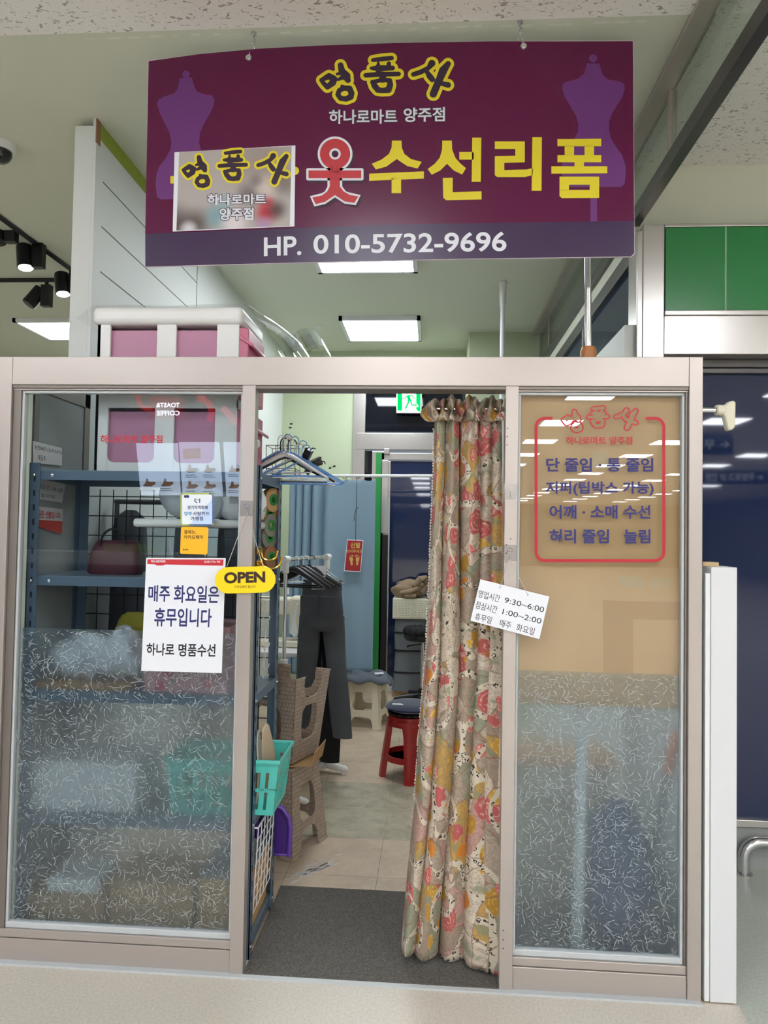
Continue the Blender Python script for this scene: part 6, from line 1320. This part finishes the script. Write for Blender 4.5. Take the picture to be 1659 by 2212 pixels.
# ------------------------------------------------------------------ the hall behind the viewer, seen mirrored in the panes
def hall():
    emitmat('toast_red', (226, 40, 44), 1.6); emitmat('toast_white', (240, 236, 255), 9.0); emitmat('menu_light', (206, 222, 246), 2.6); emitmat('menu_food', (168, 120, 84), 1.4); emitmat('menu_text', (90, 96, 110), 0.8); emitmat('dir_white', (230, 236, 244), 1.2); emitmat('menu_green', (190, 206, 176), 2.2)
    YR = 0.032
    def RP(yv): return lambda px, py: (lambda a: Vector((a.x, 2 * YR - a.y, a.z)))(aty(px, py, yv))
    YV = 4.6; D = 2 * YR - YV
    def panel(name, label, cat, q, mats, draw):
        P = RP(YV); c = P(sum(p[0] for p in q) / 4, sum(p[1] for p in q) / 4); t = thing(name, label, cat, c); m = MB(); m.prism([P(*p) for p in q], (0, -.05, 0)); m.build('panel', mats, t, smooth=0, world=True); n = MB(); draw(n); n.build('print', ['toast_white', 'menu_food', 'menu_text', 'toast_red', 'menu_green'], t, smooth=0, world=True); return t
    P2 = RP(YV - .01)
    def d1(n):
        put_text(n, 'TOAST&', [(388, 870), (337, 870), (337, 880), (388, 880)], P2, .02, 0); put_text(n, 'COFFEE', [(388, 887), (338, 887), (338, 897.5), (388, 897.5)], P2, .02, 0)
    panel('lit_sign', 'red lit cafe sign with white letters, mirrored in the left glass', 'sign', [(322, 855), (398, 860), (398, 905), (322, 905)], 'toast_red', d1)
    def rings(n):
        ring = [(318 + 20 * cos(a), 855 + 28 * sin(a)) for a in [radians(k) for k in range(60, 200, 14)]]; ribbon(n, ring, 11, P2, 3); ribbon(n, [(425, 862), (438, 860), (452, 872), (458, 892), (452, 910)], 14, P2, 3); ribbon(n, [(480, 880), (495, 895), (510, 915)], 14, P2, 3)
    panel('wall_mural', 'grey cafe wall panel with red rings, mirrored faintly in the left glass', 'mural', [(296, 840), (520, 840), (520, 918), (296, 918)], mat('mural_grey', (70, 62, 66), 0.8), rings)
    def food(n, x0, x1, y0, y1, rows):
        for j in range(rows):
            for i in range(2):
                cx = x0 + (x1 - x0) * (.27 + .46 * i); cyy = y0 + (y1 - y0) * (j + .4) / rows; s = (x1 - x0) * .17
                poly(n, [(cx - s, cyy + s * .35), (cx - s * .6, cyy), (cx - s * .5, cyy - s * .7), (cx - s * .15, cyy - s * .7), (cx - s * .1, cyy - s * .2), (cx + s * .8, cyy - s * .2), (cx + s, cyy + s * .1), (cx + s * .3, cyy + s * .5), (cx - s * .6, cyy + s * .5)], P2, 1)
                for k in range(2): poly(n, [(cx - s, cyy + s * (.8 + .3 * k)), (cx + s * (.5 + .3 * k), cyy + s * (.8 + .3 * k)), (cx + s * (.5 + .3 * k), cyy + s * (.92 + .3 * k)), (cx - s, cyy + s * (.92 + .3 * k))], P2, 2)
    panel('menu_board', 'lit menu board with four sandwich pictures, mirrored in the left glass centre', 'menu board', [(386, 955), (471, 955), (479, 1072), (395, 1072)], 'menu_light', lambda n: (food(n, 392, 476, 1000, 1070, 2), poly(n, [(395, 970), (432, 968), (434, 990), (396, 992)], P2, 4)))
    panel('menu_board', 'lit menu board nearest the doorway, mirrored in the left glass', 'menu board', [(482, 955), (556, 955), (564, 1072), (489, 1072)], 'menu_light', lambda n: food(n, 486, 560, 1000, 1070, 2))
    panel('menu_board', 'dimmer lit menu board left of the others, mirrored in the glass', 'menu board', [(294, 957), (381, 957), (387, 1069), (304, 1069)], 'menu_light', lambda n: food(n, 300, 384, 1030, 1064, 1))
    m = MB(); m.box(-4.6, -1.2, -4.75, -4.68, 0, 3.0); struct(m.build('wall_cafe', 'hall_dark', smooth=0))
    t = thing('cafe_counter', 'grey cafe counter with green tray, mirrored dimly low in the left glass', 'counter', (-3.2, -3.9, 0)); m = MB(); m.box(-4.4, -2.0, -4.2, -3.8, 0, 1.25); m.build('body', 'hall_dark', t, smooth=0, world=True); m = MB(); m.box(-4.45, -1.95, -4.25, -3.75, 1.25, 1.36); m.build('worktop', 'hall_wall', t, smooth=0, world=True); m = MB(); m.box(-2.9, -2.4, -4.1, -3.9, 1.362, 1.43); m.build('green_tray', mat('tray_green', (112, 150, 50), .5), t, smooth=0, world=True)
    # direction signs mirrored in the blue glass
    YB = 1.05
    def RB(yv): return lambda px, py: (lambda a: Vector((a.x, 2 * YB - a.y, a.z)))(aty(px, py, yv))
    for yv, q, body, bq, l in ((12.0, [(1480, 1016), (1668, 1016), (1668, 1046), (1480, 1046)], '← 무빙워크·2F 전문', [(1648, 1021), (1523, 1021), (1523, 1039), (1648, 1039)], 'dark hanging direction sign with a long white text, mirrored in the blue glass'), (9.0, [(1480, 935), (1584, 935), (1584, 982), (1480, 982)], '← 무', [(1576, 949), (1521, 950), (1521, 970), (1576, 969)], 'dark hanging direction sign with a short white text, mirrored in the blue glass')):
        P = RB(yv); t = thing('direction_sign', l, 'sign', P(sum(p[0] for p in q) / 4, sum(p[1] for p in q) / 4)); m = MB(); m.prism([P(*p) for p in q], (0, -.05, 0)); m.build('panel', 'hall_dark', t, smooth=0, world=True); n = MB(); put_text(n, body, bq, RB(yv - .01), .01); n.build('lettering', 'dir_white', t, smooth=0, world=True)
        m = MB(); a, b = P(q[0][0] + 10, q[0][1]), P(q[1][0] - 10, q[1][1])
        for p in (a, b): m.tube([p, (p.x, p.y, ZC - .012)], .008, 6)
        m.build('hanger_rods', 'steel_dark', t, world=True)
hall()
